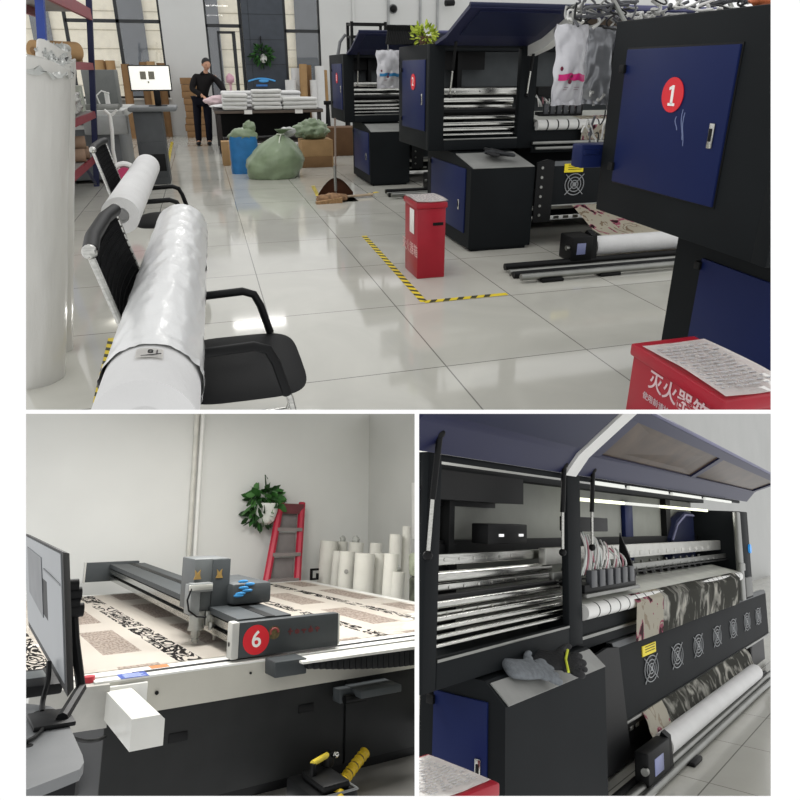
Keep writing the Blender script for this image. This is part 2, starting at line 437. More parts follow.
    # gas struts and light strips
    for (x, z0, s) in P['struts']:
        y1 = H[0] + (B_[0] - H[0]) * s; z1 = H[1] + (B_[1] - H[1]) * s
        mid = lerp((x, -.02, z0), (x, y1, z1), .45)
        g = obj('gas_strut', MB().cyl((x, -.02, z0), mid, .009, seg=10), CHROME, t)
        obj('strut_barrel', MB().cyl(mid, (x, y1 - .01, z1), .014, seg=10), BLACK2, g)
        for e_, r_ in (((x, y1 - .01, z1), .024), ((x, -.02, z0), .022)): obj('strut_joint', MB().ball(e_, r_, 2), BLACK2, g)
    for (x0, x1, y, z, e) in P.get('strips', []):
        obj('light_strip', MB().box((x0, y - .012, z - .012), (x1, y + .012, z + .012), .003), mat('lit strip %g' % e, 'e9eccb' if e > 1 else 'c8cac4', .4, emit=e, vary=0), t)
    # lower cabinet
    xc0, xc1, yc0, yc1, zc = P['xc0'], P['xc1'], P['yc0'], P['yc1'], P['zc']
    yt0 = P.get('yt0', -.02); zt1 = zb - .012
    poly = [(yc0, .03), (yc1, .03), (yc1, zt1), (yt0, zt1), (yc0, zc)]
    cb = obj('lower_cabinet', MB().prism(poly, 'x', xc0, xc1).box((xc0 + .04, yc0 + .02, 0), (xc1 - .04, yc1 - .02, .035)), BLACK, t)
    n_ = Vector((0, zc - zt1, yt0 - yc0)).normalized();
    if n_.z < 0: n_ = -n_
    e1 = Vector((0, yc0 - .004, zc)); e2 = Vector((0, yt0, zt1))
    a, b = e1, lerp(e1, e2, .86)
    mb = MB().slab([(xc0 + .02, a.y, a.z), (xc1 - .01, a.y, a.z), (xc1 - .01, b.y, b.z), (xc0 + .02, b.y, b.z)], n_, .006)
    obj('tray', mb, mat('pale grey tray', '8e8f8c', .5, spec=.3), t, 'pale grey sloping tray')
    cy0, cy1, cz0, cz1 = P['cdoor']
    d2 = obj('cabinet_door', MB().box((xc0 - .012, cy0, cz0), (xc0 + .004, cy1, cz1), .004), NAVY, t)
    door_lock(d2, (xc0 - .012, cy0 + (cy1 - cy0) * .14, cz0 + (cz1 - cz0) * P.get('clk', .42)), P.get('clock', .1))
    obj('hinge', MB().box((xc0 - .03, cy1 - .01, cz1 - .06), (xc0, cy1 + .03, cz1 - .02), .004), BLACK2, d2)
    # front drying cover with fans
    xv0, xv1, zv1, zv0, yv = P['xv0'], P['xv1'], P['zv1'], P['zv0'], P['yv']
    tv = P['tv']
    cv = obj('drying_cover', MB().prism([(yv, zv0), (yv - P.get('vb', 0), zv1 - .03), (yv + tv * .2, zv1), (yv + tv, zv1), (yv + tv, zv0)], 'x', xv0, xv1), BLACK, t)
    obj('cover_trim', MB().prism([(yv - P.get('vb', 0) - .003, zv1 - .03), (yv + tv * .2, zv1 + .004), (yv + tv, zv1 + .004), (yv + tv, zv1 - .03)], 'x', xv0, xv1), mat('grey cover trim', '55585a', .5), cv)
    obj('cover_lip', MB().box((xv0, yv - .012, zv0 - .012), (xv1, yv + .01, zv0 + .008), .003), STEEL, cv)
    zf = zv0 + (zv1 - zv0) * P.get('fz', .55)
    for fx_ in P['fans']:
        rx, rz = P['fr']
        mb = MB()
        c = Vector((fx_, yv - P.get('vb', 0) * .55 - .006, zf))
        for s in (1, .68, .38):
            mb.tube([c + Vector((math.cos(q * PI / 12) * rx * s, 0, math.sin(q * PI / 12) * rz * s)) for q in range(24)], rz * .05, 5, True)
        for q in range(4):
            an = PI / 4 + q * PI / 2
            mb.tube([c, c + Vector((math.cos(an) * rx * 1.35, 0, math.sin(an) * rz * 1.35))], rz * .05, 5)
        mb.cyl(c + Vector((0, -.004, 0)), c + Vector((0, .006, 0)), rz * .2, seg=12)
        obj('fan_guard', mb, mat('grey fan guard', '85888a', .4), cv)
        obj('fan_hole', MB().cyl((fx_, c.y + .004, zf), (fx_, c.y + .012, zf), rz * .9, seg=20), BLACK2, cv)
    fx_ = P['fans'][0]; rx, rz = P['fr']
    mb = MB().box((fx_ - rx * 1.2, yv - P.get('vb', 0) - .006, zf + rz * 1.15), (fx_ + rx * .8, yv - P.get('vb', 0) * .8 + .0, zf + rz * 1.95))
    wl = obj('warning_label', mb, mat('yellow label', 'e3cf1c', .5), cv, 'yellow warning label')
    mb = MB()
    for i in range(3): mb.box((fx_ - rx * .8, yv - P.get('vb', 0) - .008, zf + rz * (1.4 + .2 * i)), (fx_ + rx * .6, yv - P.get('vb', 0) - .005, zf + rz * (1.45 + .2 * i)))
    obj('label_print', mb, BLACK2, wl)
    # black end bracket beside the cabinet
    bx0, bx1, by, bz0, bz1 = P['bracket']
    eb = obj('end_bracket', MB().prism([(bx0, bz0), (bx1, bz0), (bx1 + P.get('bsl', 0), bz0 + .05), (bx1, bz1 - .02), (bx0 + (bx1 - bx0) * .6, bz1), (bx0, bz1 - .03)], 'y', by, by + .02), BLACK2, t)
    for i in range(6):
        z = bz0 + (bz1 - bz0) * (.12 + .15 * i)
        obj('bolt', MB().cyl((bx0 + (bx1 - bx0) * .3, by - .008, z), (bx0 + (bx1 - bx0) * .3, by, z), .014, seg=8), STEEL, eb)
    # under carriage: beam, feed roller, legs, floor rails
    mb = MB().box((xc1, .02, .26), (xr, D * .35, .40), .006).box((xr - .1, -.02, 0), (xr + .02, D * .6, .3), .006).box((xc1 - .05, D * .2, 0), (xc1 + .06, D * .6, .3), .006)
    if P.get('skirt'): mb.box((xc1 - .05, P['skirt'], .03), (xv1, P['skirt'] + .03, zv0 + .1), .004)
    obj('under_frame', mb, BLACK2, t)
    fy = P.get('feedy', -.05)
    mb = MB(); mb.cyl((xc1, fy, P['feedz']), (xe, fy, P['feedz']), .022, seg=14)
    obj('feed_roller', mb, ALU, t)
    mb = MB()
    for i in range(9): mb.box((xc1 + .05 + .11 * i, fy - .01, P['feedz'] - .12), (xc1 + .11 + .11 * i, fy + .0, P['feedz'] - .09), .003)
    obj('clamp_row', mb, STEEL, t)
    T_ = P['take']
    for (yy, zz, r_) in T_['rails']:
        obj('floor_rail', MB().cyl((T_['rx0'], yy, zz), (T_['rx1'], yy, zz), r_, seg=14), [BLACK2, STEEL][r_ < T_.get('rb', .03)], t)
    mx, my = T_['motor']; mw, mh = T_['ms']; rz_ = T_['rz']; md = T_.get('md', .1)
    mo = obj('take_up_motor', MB().box((mx - mw, my - md / 2, rz_ - mh / 2), (mx, my + md / 2, rz_ + mh / 2), .015), BLACK2, t)
    obj('motor_panel', MB().box((mx - mw * .75, my - md / 2 - .004, rz_ - mh * .2), (mx - mw * .35, my - md / 2 + .002, rz_ + mh * .25), .003), mat('lilac display', '7d83a8', .3), mo)
    obj('motor_knob', MB().cyl((mx - mw - .03, my - md * .3, rz_ + mh * .05), (mx - mw, my - md * .3, rz_ + mh * .05), .022, seg=14), STEEL, mo)
    obj('end_flange', MB().prism([(my - md * .5, .01), (my + md * .6, .01), (my + md * .5, rz_ + mh * .2), (my + md * .1, rz_ + mh * .62), (my - md * .35, rz_ + mh * .5)], 'x', mx, mx + T_.get('fw', .05)), BLACK2, t)
    for q in T_.get('feet', []):
        obj('floor_foot', MB().box((q[0] - .1, q[1] - .07, 0), (q[0] + .1, q[1] + .07, .03), .01), BLACK2, t)
    if P.get('post'):
        x0, x1, z0, z1 = P['post']
        obj('right_post', MB().box((x0, -.03, z0), (x1, .02, z1), .01).box((x0 - .04, -.04, z0 + .3), (x1 + .02, .0, z0 + .38), .008), STEEL, t)
    return t
# ================================================================== HALL (upper picture)
ROOM = 'hall'
def tile_mat(name, col, line, sx, sy, ox, oy, rough, w=.006, spec=.5, mott=.06, ms=1.3):
    m = bpy.data.materials.new(name); m.use_nodes = True; nt = m.node_tree; L = nt.links; b = nt.nodes['Principled BSDF']
    tc = node(nt, 'ShaderNodeTexCoord'); sp = node(nt, 'ShaderNodeSeparateXYZ'); L.new(tc.outputs['Object'], sp.inputs[0])
    def mth(op, a, v=None, b2=None):
        n = node(nt, 'ShaderNodeMath', operation=op)
        if isinstance(a, (int, float)): n.inputs[0].default_value = a
        else: L.new(a, n.inputs[0])
        if v is not None:
            if isinstance(v, (int, float)): n.inputs[1].default_value = v
            else: L.new(v, n.inputs[1])
        return n.outputs[0]
    def edge(o, s, off):
        q = mth('FRACT', mth('DIVIDE', mth('SUBTRACT', o, off), s)); d = mth('MINIMUM', q, mth('SUBTRACT', 1.0, q)); return mth('LESS_THAN', mth('MULTIPLY', d, s), w)
    ln = mth('MAXIMUM', edge(sp.outputs['X'], sx, ox), edge(sp.outputs['Y'], sy, oy))
    n = node(nt, 'ShaderNodeTexNoise'); n.inputs['Scale'].default_value = ms; n.inputs['Detail'].default_value = 7; n.inputs['Distortion'].default_value = 1.2; L.new(tc.outputs['Object'], n.inputs['Vector'])
    r = node(nt, 'ShaderNodeMapRange'); r.inputs['From Min'].default_value = .35; r.inputs['From Max'].default_value = .65; r.inputs['To Min'].default_value = 1 - mott; r.inputs['To Max'].default_value = 1 + mott; L.new(n.outputs['Fac'], r.inputs['Value'])
    hs = node(nt, 'ShaderNodeHueSaturation'); hs.inputs['Color'].default_value = rgb(col); L.new(r.outputs['Result'], hs.inputs['Value'])
    mx = node(nt, 'ShaderNodeMix', data_type='RGBA'); L.new(ln, mx.inputs['Factor']); L.new(hs.outputs['Color'], mx.inputs['A']); mx.inputs['B'].default_value = rgb(line)
    L.new(mx.outputs['Result'], b.inputs['Base Color']); b.inputs['Roughness'].default_value = rough; b.inputs['Specular IOR Level'].default_value = spec
    return m
TILE = tile_mat('polished floor tiles', 'bdbcb3', '7d7c76', .925, 1.12, .30, 3.33, .07, .0045, .55)
fl = struct('floor', MB().box((-6, .2, -.05), (13, 19.55, 0)), TILE)
BY = 19.5
# back wall with two window openings
zs, ztop = .95, 3.6
w1a, w1b, w2a, w2b = -4.6, -.75, .33, 3.30
mb = MB()
mb.box((-9, BY, 0), (w1a, BY + .25, 4)).box((w1a, BY, 0), (w1b, BY + .25, zs)).box((w1b, BY, 0), (w2a, BY + .25, 4)).box((w2a, BY, 0), (w2b, BY + .25, zs)).box((w2b, BY, 0), (14, BY + .25, 4))
mb.box((w1a, BY, ztop), (w1b, BY + .25, 4)).box((w2a, BY, ztop), (w2b, BY + .25, 4))
struct('wall_back', mb, WALL)
FRAME = mat('black window frame', '2a2c2e', .5)
GLASS = mat('window glass', 'ffffff', .02, spec=.5, vary=0, trans=1)
def window(n, a, b, mull, trans, panes=None):
    mb = MB(); w = .05
    mb.box((a, BY + .05, zs), (a + w, BY + .13, ztop)).box((b - w, BY + .05, zs), (b, BY + .13, ztop)).box((a, BY + .05, zs), (b, BY + .13, zs + w))
    for x in mull: mb.box((x - .04, BY + .05, zs), (x + .04, BY + .13, ztop))
    for (x0, x1, z) in trans: mb.box((x0, BY + .05, z - .04), (x1, BY + .13, z + .04))
    o = struct('window_%d' % n, mb, FRAME)
    obj('pane', MB().box((a + w, BY + .085, zs + w), (b - w, BY + .093, ztop)), GLASS, o)
    obj('sill', MB().box((a - .03, BY - .06, zs - .05), (b + .03, BY + .05, zs), .008), WHITEM, o)
    return o
window(1, w1a, w1b, [-2.98, -1.78], [(-2.98, w1b, 2.75)])
window(2, w2a, w2b, [1.22, 2.36], [(w2a, 1.22, 2.68), (2.36, w2b, 2.58)])
# open sash of the middle window and the dark inner shaft between the panes
mb = MB()
for a, b in (((.62, 1.02), (1.0, 1.02)), ((.62, 2.52), (1.0, 2.52))): mb.box((a[0], BY - .05, a[1] - .03), (b[0], BY - .01, a[1] + .03))
mb.box((.60, BY - .05, .99), (.65, BY - .01, 2.55)).box((.97, BY - .05, .99), (1.06, BY - .01, 2.55))
struct('window_3', mb, FRAME)
mb = MB().box((1.26, BY - .03, zs + .02), (2.32, BY + .04, ztop))
mb.mi = 1
for z in (1.75, 2.35, 2.95): mb.box((1.26, BY - .034, z), (2.32, BY - .028, z + .02))
mb.box((1.42, BY - .034, 1), (1.44, BY - .028, ztop))
pn = struct('trim_1', mb, [mat('slate window panel', '3a4048', .35, vary=.1), mat('slate joint', '2b3036', .5)])
# outdoor facade seen through the glass
mb = MB(); mb.box((-8, 23, -.5), (8, 23.3, 6))
STONE = mat('pale stone facade', 'e4ddc9', .85, vary=.06)
GREYST = mat('grey stone facade', '62666a', .8, vary=.1)
mb.mi = 1
for (a, b) in ((-2.05, -1.35), (.30, .80), (3.1, 3.9), (-4.4, -3.9)): mb.box((a, 22.9, -.5), (b, 23.01, 6))
mb.mi = 2
for i in range(12): mb.box((-8, 22.985, .2 + .5 * i), (8, 23.0, .22 + .5 * i))
struct('outside_facade', mb, [STONE, GREYST, mat('stone joint', 'a89f88', .9)])
# pipes and camera on the right part of the back wall
for i, x in enumerate((4.21, 5.19, 6.1, 6.6)):
    struct('trim_%d' % (i + 2), MB().box((x - .03, BY - .05, 0), (x + .03, BY, 4), .008), mat('grey wall strip', '9a9c9c', .6) if i else WALL)
p = aty(393, 9, BY)
t = thing('dome_camera', 'small dark round camera high on the white back wall', 'camera', (p.x, BY, p.z))
obj('camera_base', MB().cyl((0, -.03, 0), (0, 0, 0), .12, seg=20), mat('grey camera base', '7d8080', .5), t)
obj('camera_dome', MB().ball((0, -.06, 0), .095, 3), BLACK2, t)
p = aty(446, 2, BY)
t = thing('bullet_camera', 'black camera on a bracket at the top of the back wall', 'camera', (p.x, BY, p.z - .05))
obj('camera_body', MB().cyl((-.1, -.25, 0), (.15, -.22, .02), .08, seg=14), BLACK2, t); obj('camera_mount', MB().cyl((.1, -.2, .02), (.12, 0, .08), .03, seg=10), WHITEM, t)

# ---------------------------------------------------------------- printers
PH = dict(D=1.05, zb=.88, zt=1.83, xo0=.15, xo1=.925, xp1=1.10, xe=3.3, xr=4.0, zo0=.99, zo1=1.80, fd=.07,
  rails=[(.62, 1.40, .07, 'b'), (.5, 1.31, .035, 'c'), (.5, 1.25, .05, 'b'), (.3, 1.22, .03, 'd'), (.3, 1.16, .03, 'c'), (.22, 1.10, .025, 'c'), (.12, 1.06, .022, 'c'), (.05, 1.02, .012, 'c')],
  head=(1.25, 1.75, .18, 1.14, 1.45), zp=1.10, rp=.05, yp=-.03, seg=.1, frontbars=[(-.05, .93, .03), (-.12, .885, .03)],
  door=(.10, .87, 1.057, 1.697), lidH=(0, 1.845), lidB=(-.30, 1.90), lidC=(-.85, 2.09), lx0=.05, lx1=.97, lx2=1.07, wins=2, struts=[(.2, 1.38, .5), (1.0, 1.38, .4)],
  strips=[(.25, .9, .02, 1.83, .4)], ad=.0, au=.085, aw=.09, xc0=.23, xc1=.87, yc0=-.57, yc1=.70, zc=.775, cdoor=(-.45, .55, .16, .76), xv0=.98, xv1=3.5, zv1=.80, zv0=.40, yv=-.56, tv=.08,
  fans=[1.30, 1.85, 2.4, 2.95], fr=(.10, .10), fz=.48, bracket=(.88, 1.06, -.59, .25, .84), feedz=.33, feedy=-.3,
  take=dict(rails=[(-1.30, .05, .03), (-1.62, .05, .028), (-1.48, .03, .029), (-1.40, .03, .025)], rx0=.28, rx1=2.7, motor=(1.10, -1.22), ms=(.21, .22), rz=.16, md=.22, feet=[(.55, -1.6), (1.1, -1.58), (2.0, -1.6)], rb=.029))
P2 = dict(PH)
m2 = printer('black and navy printer with red number 2 badge on its side door', (2.08, 6.34, 0), P2, 2)
P1 = dict(PH); P1['D'] = 1.25; P1['door'] = (.335, 1.105, 1.057, 1.697); P1['yc1'] = .97; P1['cdoor'] = (-.45, .75, .2, .70); P1['xc0'] = .36; P1['yc0'] = -.4; P1['zc'] = .8
m1 = printer('nearest black and navy printer with red number 1 badge on its blue door', (2.08, 2.05, 0), P1, 1)
obj('side_bin', MB().box((-.11, 1.27, 1.075), (.11, 1.38, 1.20), .01).box((-.10, 1.262, 1.145), (.0, 1.28, 1.175), .008).box((.02, 1.2, 1.1), (.08, 1.32, 1.14), .005).xf(Matrix.Translation((.0, 0, .03))), NAVY, m1)
obj('hanging_rail', MB().tube([(-.5, 1.5, 1.98), (.9, 1.5, 1.98)], .012, 8).tube([(.85, 1.5, 1.98), (.85, 1.23, 1.7)], .012, 8).tube([(.1, 1.5, 1.98), (.1, 1.23, 1.75)], .012, 8), STEEL, m1)
P3 = dict(PH); P3['head'] = None; P3['xe'] = 2.6; P3['xr'] = 3.0; P3['fans'] = [1.3, 1.85]; P3['xv1'] = 2.6; P3['take'] = dict(PH['take']); P3['take']['rx1'] = 2.4; P3['yc0'] = -.5
P3['xc0'] = .26; P3['D'] = 1.15
m3 = printer('farthest printer of the row, behind the one numbered 2', (2.07, 10.35, 0), P3, 3)
# things on and over the printers
def pouch(name, label, w, h, loc, band, rz=0, tilt=0, m=None):
    t = thing(name, label, 'ink bag', loc, None, rz)
    def fn(u, v, s):
        x = (u - .5) * w * (1 - .12 * math.sin(v * PI) * 0); z = -v * h
        d = .05 * (math.sin(PI * u) ** .6) * (math.sin(PI * min(1, v * 1.05)) ** .5) if 0 < v < 1 else 0
        return Vector((x + .02 * fbm((u * 3, v * 4, 2), 1), s * (d + .022 * fbm((u * 5, v * 5, s), 1, 3)) , z + .015 * fbm((u * 4, v * 3, 7), 1)))
    mb = MB(); mb.smooth = 60
    mb.grid(lambda u, v: fn(u, v, -1), 18, 26); mb.grid(lambda u, v: fn(u, v, 1), 18, 26)
    obj('pouch', mb, m or mat('silver white foil', 'c4c4c8', .28, spec=.6, vary=.12, scale=8), t)
    if band:
        mb = MB(); mb.grid(lambda u, v: fn(.08 + .84 * u, .60 + .09 * v, -1) + Vector((0, -.006, 0)), 14, 3)
        obj('colour_band', mb, mat('band ' + band, band, .4), t)
        mb = MB(); mb.ball(fn(.42, .645, -1) + Vector((0, -.008, 0)), (.009, .004, .008), 2).ball(fn(.42, .72, -1) + Vector((0, -.008, 0)), (.013, .004, .013), 2).ball(fn(.15, .52, -1) + Vector((0, -.006, 0)), (.010, .004, .012), 2)
        for i in range(2): mb.box(fn(.3, .80 + .03 * i, -1) + Vector((0, -.006, -.001)), fn(.3, .80 + .03 * i, -1) + Vector((.10, -.003, .001)))
        obj('emblem_print', mb, mat('maroon print', '6a2038', .5), t)
    obj('hook', MB().tube([(0, 0, -.01), (0, 0, .05), (.015, 0, .07), (0, 0, .09), (-.02, 0, .08)], .006, 6), STEEL, t)
    return t
p = aty(573, 24, 3.62); q = aty(573, 105, 3.62)
pouch('ink_bag', 'white foil ink bag with magenta band hanging beside printer 1', .205, p.z - q.z, (p.x, 3.62, p.z), 'c2186e', .1)
p = aty(600, 26, 3.72)
pouch('ink_bag', 'plain grey foil bag hanging behind the magenta banded ink bag', .20, .42, (p.x, 3.74, p.z), None, -.5, m=mat('grey foil', '8c8e92', .25, metal=.4, vary=.2, scale=7))
p = aty(388, 50, 7.55); q = aty(388, 88, 7.55)
pouch('ink_bag', 'white foil ink bag with blue band hanging beyond printer 2', .27, p.z - q.z, (p.x, 7.55, p.z), '2a78a8', .15)
def tangle(label, c, size, n, m, r, seed, name='cable_bundle'):
    rr = random.Random(seed); mb = MB(); c = Vector(c); size = Vector(size)
    for i in range(n):
        p = Vector([rr.uniform(-1, 1) for _ in range(3)]); d = Vector([rr.uniform(-1, 1) for _ in range(3)]) * .5
        pts = []
        for k in range(9):
            pts.append(c + Vector((p.x * size.x, p.y * size.y, p.z * size.z))); d = d * .55 + Vector([rr.uniform(-1, 1) for _ in range(3)]) * .4; p = p + d * .55
            p = Vector([max(-1, min(1, x)) for x in p])
        sm = []
        for k in range(len(pts) - 2):
            for s in (0, .33, .66):
                a, b, e = pts[k], pts[k + 1], pts[k + 2]; sm.append(lerp(lerp((a + b) / 2, b, s), lerp(b, (b + e) / 2, s), s))
        mb.mi = i % len(m); mb.tube(sm, r * rr.uniform(.7, 1.3), 6)
    o = solo(name, mb, m, label, 'cables'); o['kind'] = 'stuff'; return o
WIRE = [mat('grey wire', 'a9a9a6', .4, .3), mat('black wire', '1a1a1c', .5), mat('white wire', 'd8d8d4', .4), mat('dark grey wire', '55565a', .45)]
a = aty(608, 6, 3.6)
tangle('tangle of grey and silver cables heaped behind printer 1', (a.x + .08, 3.6, a.z + .0), (.27, .12, .11), 60, WIRE, .007, 3)
tangle('grey tubes hanging below the ink bags beside printer 1', aty(596, 118, 3.70), (.09, .05, .16), 16, WIRE, .006, 5)
a = aty(672, 4, 3.0)
tangle('black and white mesh of wires lying on printer 1', (2.35, 2.95, 1.90), (.16, .25, .06), 44, WIRE, .007, 8)
mb = MB(); mb.smooth = 80; mb.ball((2.32, 2.50, 1.885), (.13, .11, .055), 4, lambda p: 1 + .25 * fbm(p, 3, 2))
solo('crumpled_wrapper', mb, mat('orange wrapper', 'd0744a', .5), 'crumpled orange wrapper lying on top of printer 1', 'wrapper')
mb = MB(); mb.smooth = 80; mb.box((2.22, 2.28, 1.831), (2.42, 2.38, 1.90), .02)
solo('folded_paper_pad', mb, mat('cream card', 'b9ad8a', .6), 'cream pad lying beside the orange wrapper on printer 1', 'pad')
# plaited cables, green plant and rack on printers 2 and 3
t = thing('cable_chain', 'plaited black cable chain lying across the top of printer 2', 'cables', (2.2, 7.2, 1.83))
mb = MB()
a, b = aty(385, 38, 7.2) - Vector((2.2, 7.2, 1.83)), aty(420, 38, 7.2) - Vector((2.2, 7.2, 1.83))
for i in range(22):
    x = a.x + (b.x - a.x) * i / 21
    mb.tube([(x, -.05, .02), (x + .03, 0, .14), (x + .07, .03, .05), (x + .02, .0, .2)], .012, 5)
obj('cable', mb, BLACK2, t)
def leafball(name, label, cat, c, r, n, m, seed, ln=.09, down=0, parent=None, wid=.4):
    rr = random.Random(seed); mb = MB(); mb.smooth = 90
    for i in range(n):
        d = Vector((rr.gauss(0, 1), rr.gauss(0, 1), rr.gauss(0, 1))).normalized(); p = Vector((d.x * r[0], d.y * r[1], d.z * r[2])) * rr.uniform(.5, 1)
        d2 = (d + Vector((0, 0, -down)) + Vector((rr.uniform(-.5, .5), rr.uniform(-.5, .5), rr.uniform(-.5, .5)))).normalized(); sd = d2.orthogonal().normalized()
        sd = Matrix.Rotation(rr.uniform(0, 6), 3, d2) @ sd; nn = d2.cross(sd); l = ln * rr.uniform(.7, 1.3); w = l * wid
        pts = [p, p + d2 * l * .35 + sd * w * .5, p + d2 * l * .75 + sd * w * .35, p + d2 * l, p + d2 * l * .75 - sd * w * .35, p + d2 * l * .35 - sd * w * .5]
        v = [mb.bm.verts.new(Vector(c) + q) for q in pts]; mid = mb.bm.verts.new(Vector(c) + p + d2 * l * .55 + nn * l * .06)
        mb.mi = i % len(m)
        for k in range(6): mb.bm.faces.new((v[k], v[(k + 1) % 6], mid)).material_index = mb.mi
    if parent is not None: return obj(name, mb, m, parent)
    return solo(name, mb, m, label, cat)
LIME = mat('lime leaf', '93a62c', .6, vary=.2, scale=20); LIME2 = mat('lime leaf light', 'b4c24a', .6, vary=.2, scale=20)
p = aty(425, 36, 6.9)
t = thing('potted_plant', 'small lime green leafy plant standing on printer 2', 'plant', (p.x, 6.9, 1.83))
leafball('foliage', '', '', (0, 0, p.z - 1.83), (.11, .11, .11), 160, [LIME, LIME2], 4, .06, parent=t)
obj('pot', MB().lathe([(.05, 0), (.065, .08), (.06, .085), (.055, .02)]), mat('brown pot', '5a4030', .6), t)
t = thing('wire_rack', 'dark metal rack standing on top of the farthest printer', 'rack', (0, 10.9, 1.83))
A, B = aty(350, 40, 10.9), aty(383, 40, 10.9); T1 = aty(350, 22, 10.9).z - 1.83
for x in (A.x, B.x):
    for y in (-.15, .15): obj('upright', MB().box((x - .02, y - .02, 0), (x + .02, y + .02, T1)), BLACK2, t)
for z in (T1 - .03, T1 * .55):
    mb = MB()
    for y in (-.15, .15): mb.box((A.x, y - .015, z - .015), (B.x, y + .015, z + .015))
    for x in (A.x, B.x): mb.box((x - .015, -.15, z - .015), (x + .015, .15, z + .015))
    obj('shelf_frame', mb, BLACK2, t)
t = thing('hose_loop', 'grey hose looping up behind the farthest printer', 'hose', (0, 11.2, 1.83))
pts = [aty(x, y, 11.2) - Vector((0, 11.2, 1.83)) for x, y in ((338, 55), (340, 42), (345, 35), (350, 38), (350, 52))]
obj('hose', MB().tube(pts, .025, 8), mat('grey hose', '6a6c6e', .5), t)

# printed fabric and roll on printer 2
def print_mat(name, base, blobs, dark_from=None, dark='46463f', light='d8d6cc', axis='X', sc=1.0):
    m = bpy.data.materials.new(name); m.use_nodes = True; nt = m.node_tree; L = nt.links; b = nt.nodes['Principled BSDF']
    tc = node(nt, 'ShaderNodeTexCoord'); sp = node(nt, 'ShaderNodeSeparateXYZ'); L.new(tc.outputs['Object'], sp.inputs[0])
    n = node(nt, 'ShaderNodeTexNoise'); n.inputs['Scale'].default_value = 3.2 * sc; n.inputs['Detail'].default_value = 3; n.inputs['Distortion'].default_value = .8
    mp = node(nt, 'ShaderNodeMapping'); mp.inputs['Scale'].default_value = (blobs[3], 1, blobs[4]); L.new(tc.outputs['Object'], mp.inputs['Vector']); L.new(mp.outputs['Vector'], n.inputs['Vector'])
    cr = node(nt, 'ShaderNodeValToRGB'); cr.color_ramp.interpolation = 'CONSTANT'; L.new(n.outputs['Fac'], cr.inputs[0])
    e = cr.color_ramp.elements; e[0].position = 0; e[0].color = rgb(blobs[0]); e[1].position = .39; e[1].color = rgb(blobs[1])
    for pos, c in ((.435, base), (.60, blobs[2]), (.66, base)): k = e.new(pos); k.color = rgb(c)
    out = cr.outputs['Color']
    if dark_from is not None:
        n2 = node(nt, 'ShaderNodeTexNoise'); n2.inputs['Scale'].default_value = 2.2 * sc; n2.inputs['Detail'].default_value = 5; n2.inputs['Distortion'].default_value = 1.5
        mp2 = node(nt, 'ShaderNodeMapping'); mp2.inputs['Scale'].default_value = (blobs[5], 1, 1.3); L.new(tc.outputs['Object'], mp2.inputs['Vector']); L.new(mp2.outputs['Vector'], n2.inputs['Vector'])
        c2 = node(nt, 'ShaderNodeValToRGB'); L.new(n2.outputs['Fac'], c2.inputs[0]); g = c2.color_ramp.elements
        g[0].position = .50; g[0].color = rgb(dark); g[1].position = .68; g[1].color = rgb(light)
        lt = node(nt, 'ShaderNodeMath', operation='GREATER_THAN'); L.new(sp.outputs['X'], lt.inputs[0]); lt.inputs[1].default_value = dark_from
        mx = node(nt, 'ShaderNodeMix', data_type='RGBA'); L.new(lt.outputs[0], mx.inputs['Factor']); L.new(out, mx.inputs['A']); L.new(c2.outputs['Color'], mx.inputs['B']); out = mx.outputs['Result']
    L.new(out, b.inputs['Base Color']); b.inputs['Roughness'].default_value = .7; b.inputs['Specular IOR Level'].default_value = .2
    return m
FPR = print_mat('mushroom print fabric', 'cfc9b8', ('3a2026', 'b8687c', '9c8a74', 1.6, 1.6, 2), None, sc=1.6)
def strip(path, x0, x1, nx=8, wave=.006):
    def fn(u, v):
        i = min(int(v * (len(path) - 1)), len(path) - 2); f = v * (len(path) - 1) - i
        y = path[i][0] * (1 - f) + path[i + 1][0] * f; z = path[i][1] * (1 - f) + path[i + 1][1] * f
        return Vector((x0 + (x1 - x0) * u, y + wave * math.sin(u * 9 + v * 3), z))
    return fn
ox, oy = 2.08, 6.34
xf0 = aty(578, 215, oy - .70).x
mb = MB(); mb.smooth = 80; mb.grid(strip([(oy - .50, .42), (oy - .75, .33), (oy - 1.0, .24), (oy - 1.15, .225)], xf0, ox + 3.2), 12, 20, .004)
solo('printed_fabric', mb, FPR, 'fabric printed with pink mushrooms running down to the roll on printer 2', 'fabric')
xf1 = aty(578, 130, oy).x
mb = MB(); mb.grid(strip([(oy + .3, 1.175), (oy - .03, 1.158), (oy - .085, 1.10), (oy - .07, .95)], xf1, ox + 3.2), 12, 16, .004)
solo('printed_fabric', mb, FPR, 'pale printed fabric coming over the platen of printer 2', 'fabric')
t = thing('fabric_roll', 'white take-up roll lying low in front of printer 2', 'roll', (ox + 1.18, oy - 1.20, .06))
obj('wound_fabric', MB().cyl((0, 0, .09), (1.9, 0, .09), .085, seg=28), FABW, t); obj('core', MB().cyl((-.04, 0, .09), (1.95, 0, .09), .035, seg=16), CARD2, t)

